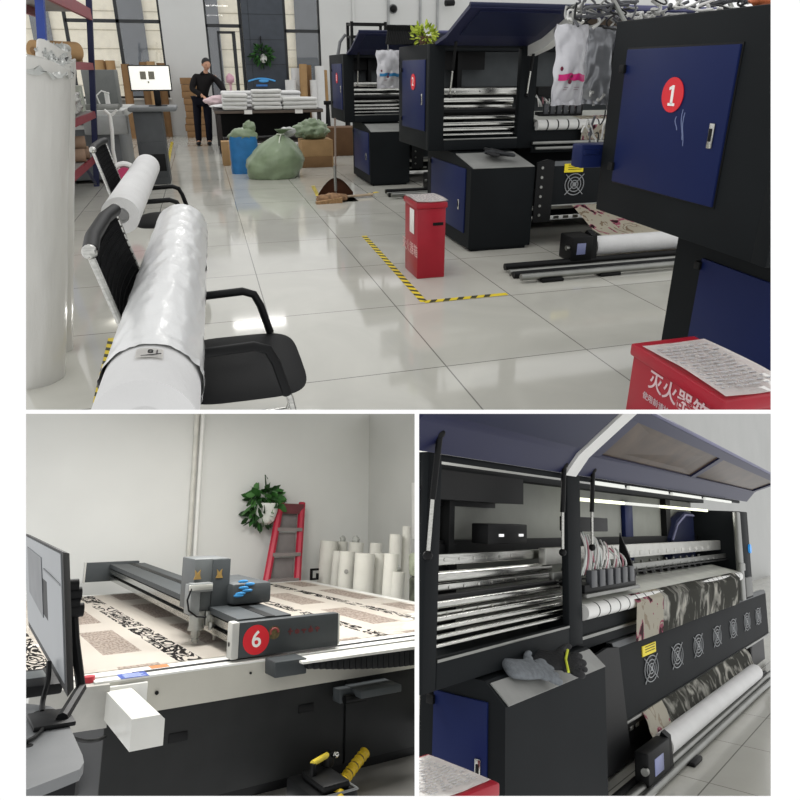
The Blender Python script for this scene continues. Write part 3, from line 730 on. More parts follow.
# ---------------------------------------------------------------- extinguisher boxes
def fire_box(label, loc, w, d, h, rz=0, lidh=.05):
    t = thing('fire_extinguisher_box', label, 'box', loc, None, rz)
    obj('body', MB().box((-w / 2, -d / 2, 0), (w / 2, d / 2, h - lidh), .006), RED, t)
    l = obj('lid', MB().box((-w / 2 - .012, -d / 2 - .012, h - lidh), (w / 2 + .012, d / 2 + .012, h), .01), RED, t)
    return t
def sheet(name, label, loc, w, d, rz=0, m=None, lines=9, curl=.012):
    t = thing(name, label, 'paper', loc, None, rz)
    mb = MB(); mb.smooth = 80
    mb.grid(lambda u, v: Vector(((u - .5) * w, (v - .5) * d, .004 + curl * (abs(2 * u - 1) ** 3) * (.5 + .5 * math.sin(v * 4)) + .003 * fbm((u * 3, v * 3, 0), 1))), 12, 12, .0015)
    obj('page', mb, m or PAPER, t)
    rr = random.Random(int(w * 1e4)); mb = MB()
    for i in range(lines):
        y = d * (.38 - .76 * i / max(1, lines - 1)); x = -w * .4
        while x < w * .36:
            l = rr.uniform(.03, .1) * w; mb.box((x, y - d * .008, .0105), (x + l, y + d * .008, .0115)); x += l + w * rr.uniform(.015, .08)
    obj('print', mb, mat('faint grey print', 'acacae', .7), t)
    return t
# box 1 stands in front of printer 2
c = (atz(411, 271) + atz(445, 276)) / 2
w, d, h = .24, .36, .63
fb = fire_box('red fire extinguisher box standing on the floor by printer 2', (1.70, 5.24, 0), w, d, h, 0)
pap = thing('taped_note', 'white note taped on the near red extinguisher box by printer 2', 'paper', (1.70 - w / 2 - .004, 5.24, .46))
obj('note', MB().box((-.003, -.10, -.10), (0, .02, .10), .001), PAPER, pap)
mb = MB(); mb.box((.01, -d / 2 - .004, .44), (.10, -d / 2, .465), .002); obj('handle_slot', mb, BLACK2, fb)
mb = MB(); mb.text('灭火器箱', .11, (-w / 2 - .002, .03, .22), (0, -1, 0), (0, 0, 1), .002)
obj('lettering', mb, mat('pale pink print', 'd9b0ac', .6), fb)
sheet('paper_sheet', 'creased white paper lying on the red box by printer 2', (1.70, 5.24, h + .002), .27, .39)
# box 2 at the lower right, in front of printer 1
fa, fbk = atz(638, 352, .62), atz(675, 338, .62); fr_, fn = atz(765, 385, .62), atz(703, 400, .62)
P0 = (1.665, 1.79)
bw, bd, bh = .27, .50, .62
fb2 = fire_box('red fire extinguisher box with white lettering in front of printer 1', (P0[0], P0[1], 0), bw, bd, bh, R(0))
mb = MB(); mb.text('灭火器箱', .082, (-bw / 2 - .002, -.03, .52), (0, -1, 0), (0, 0, 1), .002, bold=.001)
mb.text('使用前请检查', .032, (-bw / 2 - .002, .06, .445), (0, -1, 0), (0, 0, 1), .002)
obj('lettering', mb, mat('white paint lettering', 'c9aeb0', .6), fb2)
sheet('paper_sheet', 'printed white sheets covering the red box by printer 1', (P0[0] + .005, P0[1] - .02, bh + .002), .28, .45, 0, None, 14)
nt = thing('taped_note', 'torn white note taped over the lettering of the red box by printer 1', 'paper', (P0[0] - bw / 2 - .004, P0[1] - .10, .43))
obj('note', MB().slab([(0, .06, .02), (0, -.06, .01), (0, -.07, -.12), (0, .03, -.14)], (-1, 0, 0), .002), PAPER, nt)

# ---------------------------------------------------------------- floor tape
def tape(name, label, a, b, w=.055, step=.11):
    a, b = Vector(a), Vector(b); d = (b - a); L = d.length; d.normalize(); n = Vector((-d.y, d.x, 0)); mb = MB()
    mb.slab([a - n * w / 2, b - n * w / 2, b + n * w / 2, a + n * w / 2], (0, 0, 1), .0012)
    mb.mi = 1; x = .03
    while x < L - .1:
        q = [a + d * x - n * w / 2, a + d * (x + step * .45) - n * w / 2, a + d * (x + step * .45 + w * .7) + n * w / 2, a + d * (x + w * .7) + n * w / 2]
        mb.slab([v + Vector((0, 0, .0012)) for v in q], (0, 0, 1), .0004); x += step
    return solo(name, mb, [YEL, mat('black tape stripe', '3a3a22', .6)], label, 'tape', 'hazard tape on the hall floor')
zz = Vector((0, 0, .001))
tc_ = atz(424, 302)
tape('floor_tape', 'long yellow and black tape running from left to the red box corner', atz(364, 236) + zz, tc_ + zz)
tape('floor_tape', 'short faded yellow tape pointing right from the corner below the red box', tc_ + zz, atz(507, 294) + zz)
tape('floor_tape', 'yellow tape on the floor beside the broom', atz(313, 186) + zz, atz(318, 196) + zz)
tape('floor_tape', 'yellow tape on the floor under the mesh chair at the left', atz(100, 402) + zz, atz(114, 338) + zz, .07)
tape('floor_tape', 'yellow tape beside the console with the white screen', atz(165, 178) + zz, atz(172, 142) + zz, .06)
tape('floor_tape', 'pale worn tape right of the dustpan', atz(358, 196) + zz, atz(378, 192) + zz)
# ---------------------------------------------------------------- left side of the hall
def wrapped_roll(label, bot, top, r, seed, crown=True):
    b, tp = Vector(bot), Vector(top); d = tp - b; Ln = d.length; q = Vector((0, 0, 1)).rotation_difference(d)
    t = thing('wrapped_fabric_roll', label, 'roll', b, 'tall plastic wrapped rolls at the left'); t.rotation_euler = q.to_euler()
    mb = MB(); mb.smooth = 75
    def fn(u, v):
        a = u * 2 * PI; k = 1 + .035 * fbm((math.cos(a) * 1.3, math.sin(a) * 1.3, v * 1.6), 1.5, seed) + .02 * fbm((math.cos(a) * 3, math.sin(a) * 3, v * 12), 1, seed)
        return Vector((math.cos(a) * r * k, math.sin(a) * r * k, v * Ln * .985 - .02 * math.sin(a * 2 + seed) * (v > .9)))
    mb.grid(fn, 36, 40); mb.bm.verts.ensure_lookup_table()
    bmesh.ops.remove_doubles(mb.bm, verts=mb.bm.verts[:], dist=1e-5)
    obj('wrapped_body', mb, mat('milky wrapped roll', 'bdbcb6', .32, spec=.5, vary=.05, scale=4, bump=.25, bscale=9, stretch=(3, 3, .6), coat=.3), t)
    mb = MB(); mb.smooth = 80
    def cr(u, v):
        a = u * 2 * PI; k = 1.03 - .75 * v ** 1.5 + .22 * fbm((math.cos(a) * 2.5, math.sin(a) * 2.5, v * 3), 1.6, seed)
        return Vector((math.cos(a) * r * k, math.sin(a) * r * k, Ln * .955 + .055 * math.sin(v * PI * .6) + .035 * fbm((math.cos(a) * 3, math.sin(a) * 3, v * 4), 2, seed + 3)))
    mb.grid(cr, 40, 10, .004)
    obj('gathered_wrap', mb, PLASTIC, t)
    obj('roll_foot', MB().cyl((0, 0, 0), (0, 0, .03), r * .96, seg=32), mat('roll end fabric', 'cfcec8', .8), t)
    return t
def stand(px0, px1, r, label, seed):
    b = atz(*px0); b.y += 0; tp = aty(px1[0], px1[1], b.y); wrapped_roll(label, b, tp, r, seed)
stand((35, 378), (35, 55), .155, 'tall plastic wrapped white roll standing foremost at the left', 1)
stand((56, 350), (56, 54), .095, 'narrower wrapped white roll standing right of the foremost tall roll', 4)
p = atz(40, 330); tp = aty(60, 28, p.y)
stand((48, 330), (54, 40), .09, 'taller wrapped roll with gathered top peeping behind the two wrapped rolls', 9)

# storage rack
def rx(z): return -1.64 + .29 * z / 2.3
t = thing('storage_rack', 'blue and red storage rack behind the tall wrapped rolls', 'rack', (-1.7, 9.2, 0))
O = Vector((-1.7, 9.2, 0))
def beam(mb, a, b, w, h):
    a, b = Vector(a) - O, Vector(b) - O; u = Vector((0, 0, h / 2)); d = (b - a).normalized(); s = d.cross(Vector((0, 0, 1)))
    s = (s if s.length > .1 else Vector((1, 0, 0))).normalized() * w / 2
    if abs(d.z) > .8: u = Vector((0, h / 2, 0)); s = Vector((w / 2, 0, 0))
    mb.hexa([a - s - u, a + s - u, a + s + u, a - s + u, b - s - u, b + s - u, b + s + u, b - s + u]); return mb
for y, m in ((7.7, BLUEP), (11.0, BLUEDK)):
    obj('upright', beam(MB(), (rx(0), y, 0), (rx(2.75), y, 2.75), .075, .075), m, t)
    obj('upright', beam(MB(), (rx(0) - .6, y, 0), (rx(2.75) - .6, y, 2.75), .075, .075), m, t)
obj('cross_brace', beam(MB(), (rx(.05), 10.9, .05), (rx(.4), 9.9, .45), .03, .03), BLUEDK, t)
for z in (.42, 1.02, 1.66, 2.32):
    for dx in (0, -.6): obj('shelf_beam', beam(MB(), (rx(z) + dx + .01, 6.6, z), (rx(z) + dx + .01, 11.0, z), .04, .09 if z < 2 else .14), REDBEAM, t)
    obj('shelf_board', MB().box(Vector((rx(z) - .6, 6.6, z + .03)) - O, Vector((rx(z), 11.0, z + .05)) - O), mat('grey shelf board', '7e7a76', .6), t)
def lump(name, label, cat, c, r, m, seed, amp=.3, f=2.2, flat=True):
    mb = MB(); mb.smooth = 80
    mb.ball((0, 0, 0), r, 4, lambda p: 1 + amp * fbm(p, f, seed) + amp * .35 * fbm(p, f * 3, seed + 5))
    lo = min(v.co.z for v in mb.bm.verts)
    if flat:
        for v in mb.bm.verts: v.co.z = max(v.co.z, lo * .75)
    b = base(mb); mb.shift(Vector(c) - Vector((0, 0, b.z)))
    return solo(name, mb, m, label, cat)
CLEAR = mat('crumpled clear film', 'a9a9a4', .25, spec=.6, vary=.25, scale=14, bump=.6, bscale=18, coat=.3)
lump('plastic_bag', 'big crumpled clear plastic bag on the top shelf of the rack', 'bag', (rx(2.35) - .16, 9.0, 2.372), (.20, 1.5, .30), CLEAR, 3, .35, 2.5)
lump('plastic_bag', 'crumpled clear plastic filling the middle shelf above the red beam', 'bag', (rx(1.05) - .22, 9.75, 1.072), (.21, .95, .17), CLEAR, 5, .4, 3)
t = thing('paper_roll', 'brown paper roll lying on the upper middle shelf', 'roll', (rx(1.7) - .25, 9.75, 1.712))
obj('wound_paper', MB().cyl((-.22, 0, .12), (.18, .55, .12), .12, seg=22), CARD2, t); obj('core', MB().cyl((-.23, -.02, .12), (.185, .57, .12), .04, seg=14), CARD, t)
def carton(name, label, c, s, m=CARD, rz=0, tape=True):
    t = thing(name, label, 'box', c, None, rz)
    obj('carton_body', MB().box((-s[0] / 2, -s[1] / 2, 0), (s[0] / 2, s[1] / 2, s[2]), .006), m, t)
    if tape: obj('packing_tape', MB().box((-.03, -s[1] / 2 - .002, -.0), (.03, s[1] / 2 + .002, s[2] + .002)), mat('tan tape', 'b8966a', .35), t)
    return t
carton('storage_box', 'pale clear storage box under the pinkish shelf beam of the rack', (rx(1.1) - .30, 10.86, 1.072), (.4, .26, .34), mat('pale green box', 'b7bcae', .4, vary=.2, scale=8), 0, False)
for i, (dy, dz) in enumerate(((0, 0), (.35, 0), (.18, .15))):
    tt = thing('card_tube', ['lower front cardboard tube on the bottom rack shelf', 'lower rear cardboard tube on the bottom rack shelf', 'upper cardboard tube on the bottom rack shelf'][i], 'tube', (rx(.45) - .26, 9.9 + dy, .472 + dz), 'tubes on the bottom rack shelf')
    obj('tube_wall', MB().pipe((-.28, 0, .085), (.28, .1, .085), .085, .06), mat('dusty brown tube', '8c7460', .7, vary=.15), tt)
carton('carton', 'brown carton on the upper middle shelf of the rack', (rx(1.7) - .30, 10.75, 1.712), (.4, .4, .20), CARD2)

# mesh chairs, each with a roll lying over it
def mesh_chair(label, loc):
    t = thing('mesh_chair', label, 'chair', loc, 'black mesh visitor chairs')
    MESH = mat('black chair mesh', '141517', .7, spec=.12, bump=.4, bscale=200); w = .35
    def bk(u, v):
        y = -w + 2 * w * u; z = .50 + .55 * v; x = -.245 - .115 * min(1, v / .38) - .075 * max(0, (v - .38) / .62) - .02 * math.sin(PI * u)
        return Vector((x, y, z))
    mb = MB(); mb.smooth = 80; mb.grid(bk, 14, 18, .008); obj('backrest', mb, MESH, t)
    mb = MB()
    for i in range(1, 18): mb.tube([bk(u / 10, i / 18) + Vector((.006, 0, 0)) for u in range(11)], .0022, 4)
    obj('mesh_rib', mb, mat('dark rib', '0f0f10', .8, spec=.05), t)
    obj('top_rail', MB().tube([bk(-.02, 1.01), bk(.25, 1.02), bk(.75, 1.02), bk(1.02, 1.01)], .026, 12), BLACK2, t)
    for s in (-1, 1):
        y = s * w
        obj('back_frame', MB().tube([bk((s + 1) / 2, v / 8) + Vector((-.004, s * .012, 0)) for v in range(9)] + [], .012, 8).ball(bk((s + 1) / 2, 1.01) + Vector((0, s * .02, 0)), .026, 2), CHROME, t)
        yy = s * (w - .005)
        arm = [(-.29, yy, .62), (-.18, yy, .645), (.06, yy, .655), (.11, yy, .635), (.135, yy, .58), (.17, yy, .44)]
        obj('armrest', MB().tube(arm, .019, 10), BLACK2, t)
        leg = [(.15, yy, .52), (.18, yy, .42), (.24, yy, .05), (.22, yy, .014), (-.25, yy, .014)]
        obj('leg', MB().tube(leg, .013, 10), CHROME, t)
    obj('sled_bar', MB().tube([(-.25, -w + .005, .014), (-.25, w - .005, .014)], .013, 10), CHROME, t)
    mb = MB(); mb.smooth = 60
    def seat(u, v):
        a = u * 2 * PI; n = 4.5; c, s_ = math.cos(a), math.sin(a)
        x = .02 + .25 * math.copysign(abs(c) ** (2 / n), c) * v; y = (w + .0) * math.copysign(abs(s_) ** (2 / n), s_) * v
        return Vector((x, y, .455 - .02 * v ** 6))
    mb.grid(seat, 48, 8, .04); bmesh.ops.remove_doubles(mb.bm, verts=mb.bm.verts[:], dist=1e-5)
    obj('seat', mb, mat('black seat cover', '101112', .6, spec=.15, bump=.06, bscale=160), t)
    return t
mesh_chair('nearest black mesh chair with a long wrapped roll across its arms', (.035, 2.68, 0))
mesh_chair('farther black mesh chair by the rack with a white roll across its arms', (-.38, 5.95, 0))
def lying_roll(label, a, b, r, wrap=True, core=.05):
    a, b = Vector(a), Vector(b); d = (b - a).normalized()
    t = thing('fabric_roll', label, 'roll', a - Vector((0, 0, r)), 'white rolls lying over the chairs')
    A = Vector((0, 0, r)); B = b - a + A
    obj('wound_fabric', MB().pipe(A, B, r, core, 40), FABW, t)
    if wrap:
        mb = MB(); mb.smooth = 80; q = Vector((0, 1, 0)).rotation_difference(d); Ln = (b - a).length
        def fn(u, v):
            an = u * 2 * PI; y = .22 + (Ln - .24) * v
            k = r + .005 + .0035 * abs(fbm((math.cos(an) * 1.2, math.sin(an) * 1.2, y * 2 + an * 1.1), 3, 1)) + .0035 * fbm((an * 3, y * 5, 2), 1.5, 4) + .0035 * fbm((math.cos(an) * 2, y * 9 + an * 4, 0), 1.2, 9) + (.012 if v < .03 else 0) * abs(fbm((an * 2, 0, 0), 2))
            return A + q @ Vector((math.cos(an) * k, y, math.sin(an) * k))
        mb.grid(fn, 64, 120)
        obj('film_wrap', mb, mat('shiny wrap film', 'd6d7d6', .3, spec=.5, vary=.03, bump=.15, bscale=22, coat=.25), t)
        mb = MB(); mb.smooth = 90
    m = (a + b) / 2
    mk = MB(); up = Vector((0, -.15, 1)).normalized(); o = A + d * .10 + up * (r + .003) + Vector((0.03, 0, 0))
    return t, A, d
t, A, d = lying_roll('long wrapped white fabric roll lying on the nearest mesh chair', (-.215, 1.52, .80), (-.17, 3.83, .80), .128, True, .06)
obj('label_sticker', MB().grid(lambda u, v: A + Vector((math.sin((u - .2) * .5) * .1345 + .0, .13 + .06 * v, math.cos((u - .2) * .5) * .1345)), 8, 2, .001), PAPER, t)
mb = MB(); mb.text('81', .032, A + Vector((.03, .165, .1315)), (1, 0, -.2), (.0, 1, 0), .002); mb.box(A + Vector((.0, .138, .1335)), A + Vector((.05, .143, .1345)))
obj('sticker_print', mb, BLACK2, t)
t, A, d = lying_roll('shorter white fabric roll lying on the farther mesh chair', (-.545, 4.35, .785), (-.54, 6.68, .785), .112, False, .05)

# console with screen, flatbed machine and cables
Yd = 10.9
t = thing('control_console', 'grey control console with flat top in front of the window', 'console', (-.75, Yd, 0))
obj('cabinet', MB().box((-.22, 0, .0), (.18, .5, 1.05), .01), mat('console grey', '45484a', .5), t)
obj('cabinet_front', MB().box((-.20, -.012, .10), (.16, 0, .62), .004), mat('console dark panel', '3b3e40', .5), t)
obj('shelf_recess', MB().box((-.19, -.014, .20), (.15, -.01, .45), .004), BLACK2, t)
obj('side_panel', MB().box((-.205, .02, .05), (-.2, .48, 1.0)), mat('console light side', '8c8f90', .5), t)
obj('worktop', MB().box((-.28, -.08, 1.05), (.40, .6, 1.12), .03), mat('console top', '6a6d6e', .45), t)
t = thing('monitor', 'wide monitor with a bright white screen on the grey console', 'monitor', (-.62, Yd + .1, 1.12))
a, b = aty(127, 65, Yd + .1), aty(172.5, 91, Yd + .1); a -= t.location; b -= t.location
obj('screen_case', MB().box((a.x, 0, b.z), (b.x, .04, a.z), .008), BLACK2, t)
s = obj('screen', MB().box((a.x + .015, -.004, b.z + .02), (b.x - .015, .0, a.z - .015)), mat('lit white screen', 'f2f2ea', .4, emit=.55, vary=0), t)
mb = MB()
for i in (0, 1):
    x = a.x + (b.x - a.x) * (.27 + .2 * i); mb.box((x, -.007, b.z + .16), (x + (b.x - a.x) * .14, -.004, a.z - .085))
mb.box((a.x + (b.x - a.x) * .43, -.007, b.z + .11), (a.x + (b.x - a.x) * .47, -.004, b.z + .135))
obj('screen_picture', mb, mat('screen grey', '7a786c', .5, vary=.3, scale=30), s)
obj('stand', MB().box((-.03, .0, .01), (.06, .06, b.z + .1), .01).box((-.12, -.06, 0), (.14, .14, .012), .004), BLACK2, t)
t = thing('flatbed_machine', 'pale grey flatbed machine left of the control console', 'machine', (-1.75, 11.7, 0))
obj('bed', MB().box((-1.6, -.5, .95), (.62, 1.6, 1.06), .01), mat('pale bed', 'b9bab6', .35), t)
obj('base_cabinet', MB().box((-1.55, -.4, .05), (.50, 1.5, .95), .01), mat('grey base', '6f7274', .5), t)
obj('top_rail', MB().box((-1.6, -.3, 1.06), (.55, -.15, 1.14), .006), STEEL, t)
obj('rail_strip', MB().box((-1.6, -.52, .80), (.5, -.5, .86), .004), WHITEM, t)
obj('gantry_box', MB().box((.02, .3, 1.06), (.50, .8, 1.62), .01), mat('mid grey gantry', '6b6e6c', .5), t)
mb = MB().cyl((.36, .12, 1.06), (.36, .12, 1.30), .035, seg=12).box((.20, .05, 1.06), (.50, .22, 1.12), .01).tube([(.25, .1, 1.1), (.22, .05, 1.25), (.3, .05, 1.32), (.4, .1, 1.28)], .012, 6)
obj('tool_head', mb, WHITEM, t)
obj('table_apron', MB().box((.05, -.55, .72), (.66, -.45, 1.0), .02), mat('light apron', 'a6a8a6', .4), t)
mb = MB(); P_ = [aty(x, y, 10.6) for x, y in ((104, 110), (110, 115), (112, 130), (113, 150), (116, 165), (121, 172))]
mb.tube(P_, .025, 8); mb.tube([aty(x, y, 10.6) for x, y in ((117, 110), (113, 114), (110, 116))], .02, 8)
solo('white_cable', mb, WHITEM, 'thick white cable hanging down in front of the flatbed machine', 'cable')
c = aty(125, 175, 8.6); t = thing('cable_reel', 'white cable reel with red centre behind the farther chair', 'reel', (c.x, 8.6, 0))
obj('reel_stand', MB().box((-.15, 0, 0), (.15, .12, c.z - .12), .01), STEEL, t)
obj('reel_ring', MB().tube([(math.cos(k * PI / 10) * .13, .0, c.z + math.sin(k * PI / 10) * .13) for k in range(20)], .03, 8, True), WHITEM, t)
obj('reel_core', MB().cyl((0, .02, c.z), (0, -.03, c.z), .09, seg=18), mat('magenta core', 'b0325c', .5), t)
# cardboard leaning and tubes along the back wall
def card_stack(label, x0, x1, y, h, n, name='cardboard_sheets', m=CARD):
    t = thing(name, label, 'cardboard', ((x0 + x1) / 2, y, 0))
    for i in range(n):
        z0 = h * i / n; r_ = rnd.uniform(-.03, .03)
        obj('carton', MB().box((x0 - (x0 + x1) / 2 + r_, -.2, z0), (x1 - (x0 + x1) / 2 + r_, .2, z0 + h / n - .008), .006), m, t)
    return t
card_stack('tall stack of flat brown cartons behind the man', -.42, .16, 19.0, 1.45, 9)
def tubeset(specs, y, group):
    for i, (px, pt, r_, m, lab) in enumerate(specs):
        yy = y + .34 * (i % 2); b = aty(px, 120, yy); tp = aty(px, pt, yy)
        o = thing('tall_tube' if m in (CARD, CARD2) else 'tall_roll', lab, 'tube' if m in (CARD, CARD2) else 'roll', (b.x, yy, 0), group)
        obj('tube_wall', MB().pipe((0, 0, 0), (rnd.uniform(-.03, .03), 0, tp.z), r_, r_ * .45, 18), m, o)
tubeset([(107.5, 60, .12, CARD2, 'leftmost brown tube standing below the left window'), (113, 61, .09, CARD, 'slim dark brown tube second from left below the left window'), (118.5, 60.5, .11, CARD2, 'brown tube third from left below the left window'),
         (152, 62, .11, CARD, 'brown tube just behind the right edge of the monitor'), (159, 61.5, .10, CARD2, 'brown tube standing right of the monitor'), (167, 63, .10, CARD, 'brown tube nearest the white wall right of the monitor'), (132, 64, .1, CARD, 'brown tube hidden behind the left part of the monitor')], 19.0, 'tubes below the left window')
tubeset([(292, 80, .14, FABW, 'white roll standing at the left of the tubes behind the table'), (298, 68, .13, FABW, 'tall white roll behind the right stack of folded fabric'), (305, 64, .10, CARD2, 'tall light brown tube left of two beside the right window'), (310, 65, .09, CARD, 'tall darker brown tube beside the right window'), (316, 80, .10, FABW, 'short white roll in front of the brown tubes'), (305, 88, .09, FABW, 'shortest cream roll in front of the brown tubes'), (322, 66, .12, FABW, 'tall white roll at the right window edge'), (327, 70, .08, CARD2, 'brown tube next to the farthest printer')], 18.6, 'rolls and tubes behind the packing table')
# plant and sign on the slate panel
t = thing('hanging_plant', 'green plant in a round white pot hanging on the slate window panel', 'plant', aty(262, 57, BY - .12))
leafball('foliage', '', '', (0, -.12, .05), (.26, .16, .22), 200, [GREENDK, GREEN], 12, .13, .4, t)
obj('pot', MB().ball((.02, -.2, -.04), (.09, .08, .11), 3), WHITEM, t); obj('hanger', MB().box((-.01, -.02, 0), (.01, .08, .5)), BLACK2, t)
c = aty(262, 82, BY - .05)
t = thing('wall_sign', 'small blue emblem sign on the slate panel above the table', 'sign', c)
obj('emblem', MB().tube([(-.36 + .09 * i, 0, .02 + .07 * math.sin(i * PI / 8)) for i in range(9)], .022, 6).ball((.05, 0, .03), (.14, .03, .045), 2), mat('bright blue emblem', '4f9ad4', .4, emit=.15), t)
mb = MB(); mb.box((-.16, -.01, -.11), (.14, .01, -.06))
obj('letter_bar', mb, mat('blue letters', '3d74b8', .5), t)
c = aty(230, 79, 19.2); mb = MB(); mb.smooth = 80; mb.ball(c, (.10, .09, .12), 3, lambda p: 1 + .4 * fbm(p, 3, 2)); mb.tube([c, c - Vector((0, 0, c.z))], .03, 6)
solo('pink_wrap', mb, mat('pink wrap', 'd2a5b4', .6), 'pink wrapped bundle standing against the open window sash', 'bundle')

# ---------------------------------------------------------------- packing table, fabric, man
t = thing('packing_table', 'dark long packing table with folded white fabric on top', 'table', (1.35, 15.6, 0))
WOODD = mat('dark table board', '2a2523', .5, vary=.2)
obj('tabletop', MB().box((-1.10, -.75, .80), (1.15, .95, .86), .008), WOODD, t)
obj('front_edge', MB().box((-1.10, -.762, .79), (1.15, -.75, .845), .003), mat('worn edge strip', '5b5048', .5), t)
for x in (-1.02, 1.07):
    for y in (-.68, .88): obj('leg', MB().box((x - .04, y - .04, 0), (x + .04, y + .04, .8), .005), mat('brown black leg', '231c1a', .5), t)
obj('back_board', MB().box((-.98, .3, .25), (1.03, .34, .8)), BLACK2, t); obj('lower_shelf', MB().box((-1.0, -.6, .18), (1.05, .8, .22), .004), WOODD, t)
for x in (-.42, .63): obj('price_tag', MB().box((x - .08, -.768, .775), (x + .08, -.762, .855)), PAPER, t)
def fold(label, c, s, grp, m=FABG, seed=0):
    mb = MB(); mb.smooth = 70; mb.box((-s[0] / 2, -s[1] / 2, 0), (s[0] / 2, s[1] / 2, s[2]), s[2] * .45, 3)
    bmesh.ops.subdivide_edges(mb.bm, edges=[e for e in mb.bm.edges if e.calc_length() > .15], cuts=5, use_grid_fill=True)
    for v in mb.bm.verts: v.co += Vector((.02 * fbm(v.co * 4, 1, seed), .02 * fbm(v.co * 4, 1, seed + 9), .010 * fbm(v.co * 3, 1, seed + 5) if v.co.z > .01 else 0))
    return solo('folded_fabric', mb.shift(c), m, label, 'fabric', grp)
stk = [(.69, 14.98, 4, .50, 'left'), (1.32, 14.98, 5, .60, 'middle'), (2.02, 14.98, 3, .72, 'right')]
nm = ['bottom', 'second', 'third', 'fourth', 'top']
for x, y, n, w, side in stk:
    for i in range(n):
        q = 'topmost' if i == n - 1 else nm[i] + (' from below' if i else '')
        fold('white fabric bundle, %s in the %s stack at the table front' % (q, side), Vector((x + rnd.uniform(-.02, .02), y + .02, .862 + i * .078)), (w, .42, .074), 'folded white fabric on the packing table', FABG, i + int(x * 10))
for i in range(4): fold('white fabric bundle in the rear row on the table, number %d counted up from the table' % (i + 1) if False else ['lowest', 'second lowest', 'second highest', 'highest'][i] + ' of the long white fabric folds in the rear row', Vector((1.30, 15.9, .862 + .085 * i)), (1.7, .5, .082), 'long folded fabric at the rear of the table', FABW, 20 + i)
mb = MB(); mb.smooth = 80; mb.ball((aty(220, 97, 16.2).x, 16.2, .985), (.34, .24, .12), 4, lambda p: 1 + .22 * fbm(p, 2.5, 4) + .1 * fbm(p, 6, 2))
solo('pink_fabric', mb, mat('pale pink fabric', 'd3bcc0', .8, vary=.12), 'pale pink fabric the man is laying on the table', 'fabric')
mb = MB(); mb.smooth = 80; mb.ball((.46, 15.25, .915), (.28, .22, .045), 3, lambda p: 1 + .2 * fbm(p, 2.5, 8)); mb.grid(lambda u, v: Vector((.235 - .03 * v, 15.1 + .16 * u, .93 - .26 * v)), 4, 6, .01)
solo('hanging_fabric', mb, FABW, 'white fabric with an end hanging over the table corner before the man', 'fabric')

# man, standing behind the left end of the table
px, py = -.02, 15.6
ppm = 49.0
gx = atz(207, 148)
t = thing('person', 'man in black jacket and dark trousers leaning over the packing table', 'person', (aty(206.5, 144, 16.75).x, 16.75, 0))
SKIN = mat('skin', 'b98d74', .55, spec=.3)
H_ = 1.0
J = dict(pel=(0, 0, .96), chest=(.10, -.04, 1.30), neck=(.135, -.07, 1.47), hips_l=(-.10, .02, .92), hips_r=(.10, -.02, .92), kn_l=(-.13, .0, .50), kn_r=(.09, -.06, .50), an_l=(-.15, .02, .09), an_r=(.07, .0, .09))
shl, shr = Vector((-.07, -.02, 1.42)), Vector((.30, -.02, 1.42)); ell, elr = Vector((-.17, -.12, 1.15)), Vector((.42, -.16, 1.20)); hal, har = Vector((.03, -.30, 1.03)), Vector((.50, -.36, 1.05))
mb = MB(); mb.smooth = 180
# trunk, limbs and head as one skin
pts = [J['pel'], J['chest'], J['neck'], (.15, -.10, 1.55), shl, ell, hal, shr, elr, har, J['hips_l'], J['kn_l'], J['an_l'], J['hips_r'], J['kn_r'], J['an_r'], (-.16, -.14, .04), (.06, -.17, .04)]
edges = [(0, 1), (1, 2), (2, 3), (1, 4), (4, 5), (5, 6), (1, 7), (7, 8), (8, 9), (0, 10), (10, 11), (11, 12), (0, 13), (13, 14), (14, 15), (12, 16), (15, 17)]
rad = [(.10, .075), (.10, .07), .05, .05, .045, .036, .028, .045, .036, .028, .085, .06, .042, .085, .06, .042, .035, .035]
mb.skin(pts, edges, rad, 2)
hc = Vector((.165, -.125, 1.635))
def headfn(p):
    k = 1.0
    if p.y < -.2: k += .10 * math.exp(-((p.x) ** 2 + (p.z + .1) ** 2) / .02)       # nose
    if p.z < -.3: k -= .14 * abs(p.x) ** 1.2
    if p.y < -.5 and -.05 < p.z < .25 and .15 < abs(p.x) < .5: k -= .04
    return k
tilt = Matrix.Rotation(R(18), 3, 'Z') @ Matrix.Rotation(R(14), 3, 'X')
h = MB(); h.ball((0, 0, 0), (.078, .098, .118), 4, headfn)
for s in (-1, 1): h.ball((s * .078, .01, -.005), (.014, .022, .032), 2)
for v in h.bm.verts: v.co = tilt @ v.co + hc
tmp = bpy.data.meshes.new('h'); h.bm.to_mesh(tmp); mb.bm.from_mesh(tmp); bpy.data.meshes.remove(tmp)
for hand, s in ((hal, 1), (har, 1)):
    fd = Vector((.35, -.8, -.35)).normalized(); sd = Vector((1, .4, 0)).normalized(); up = fd.cross(sd)
    P0 = [hand, hand + fd * .05, hand + fd * .09]; E0 = [(0, 1), (1, 2)]; R0 = [.026, (.036, .02), (.038, .016)]
    for k in range(4):
        b = hand + fd * .09 + sd * (-.03 + .02 * k); l = (.065, .075, .07, .055)[k]; i0 = len(P0)
        P0 += [b + fd * l * .5 + Vector((0, 0, -.006)), b + fd * l * .8 + Vector((0, 0, -.03))]; E0 += [(2, i0), (i0, i0 + 1)]; R0 += [.0095, .008]
    i0 = len(P0); P0 += [hand + fd * .04 + sd * -.045, hand + fd * .075 + sd * -.06]; E0 += [(1, i0), (i0, i0 + 1)]; R0 += [.012, .009]
    mb.skin(P0, E0, R0, 1)
obj('body', mb, SKIN, t)
mb = MB(); mb.smooth = 180
fdir = Vector((.35, -.8, -.35)).normalized()
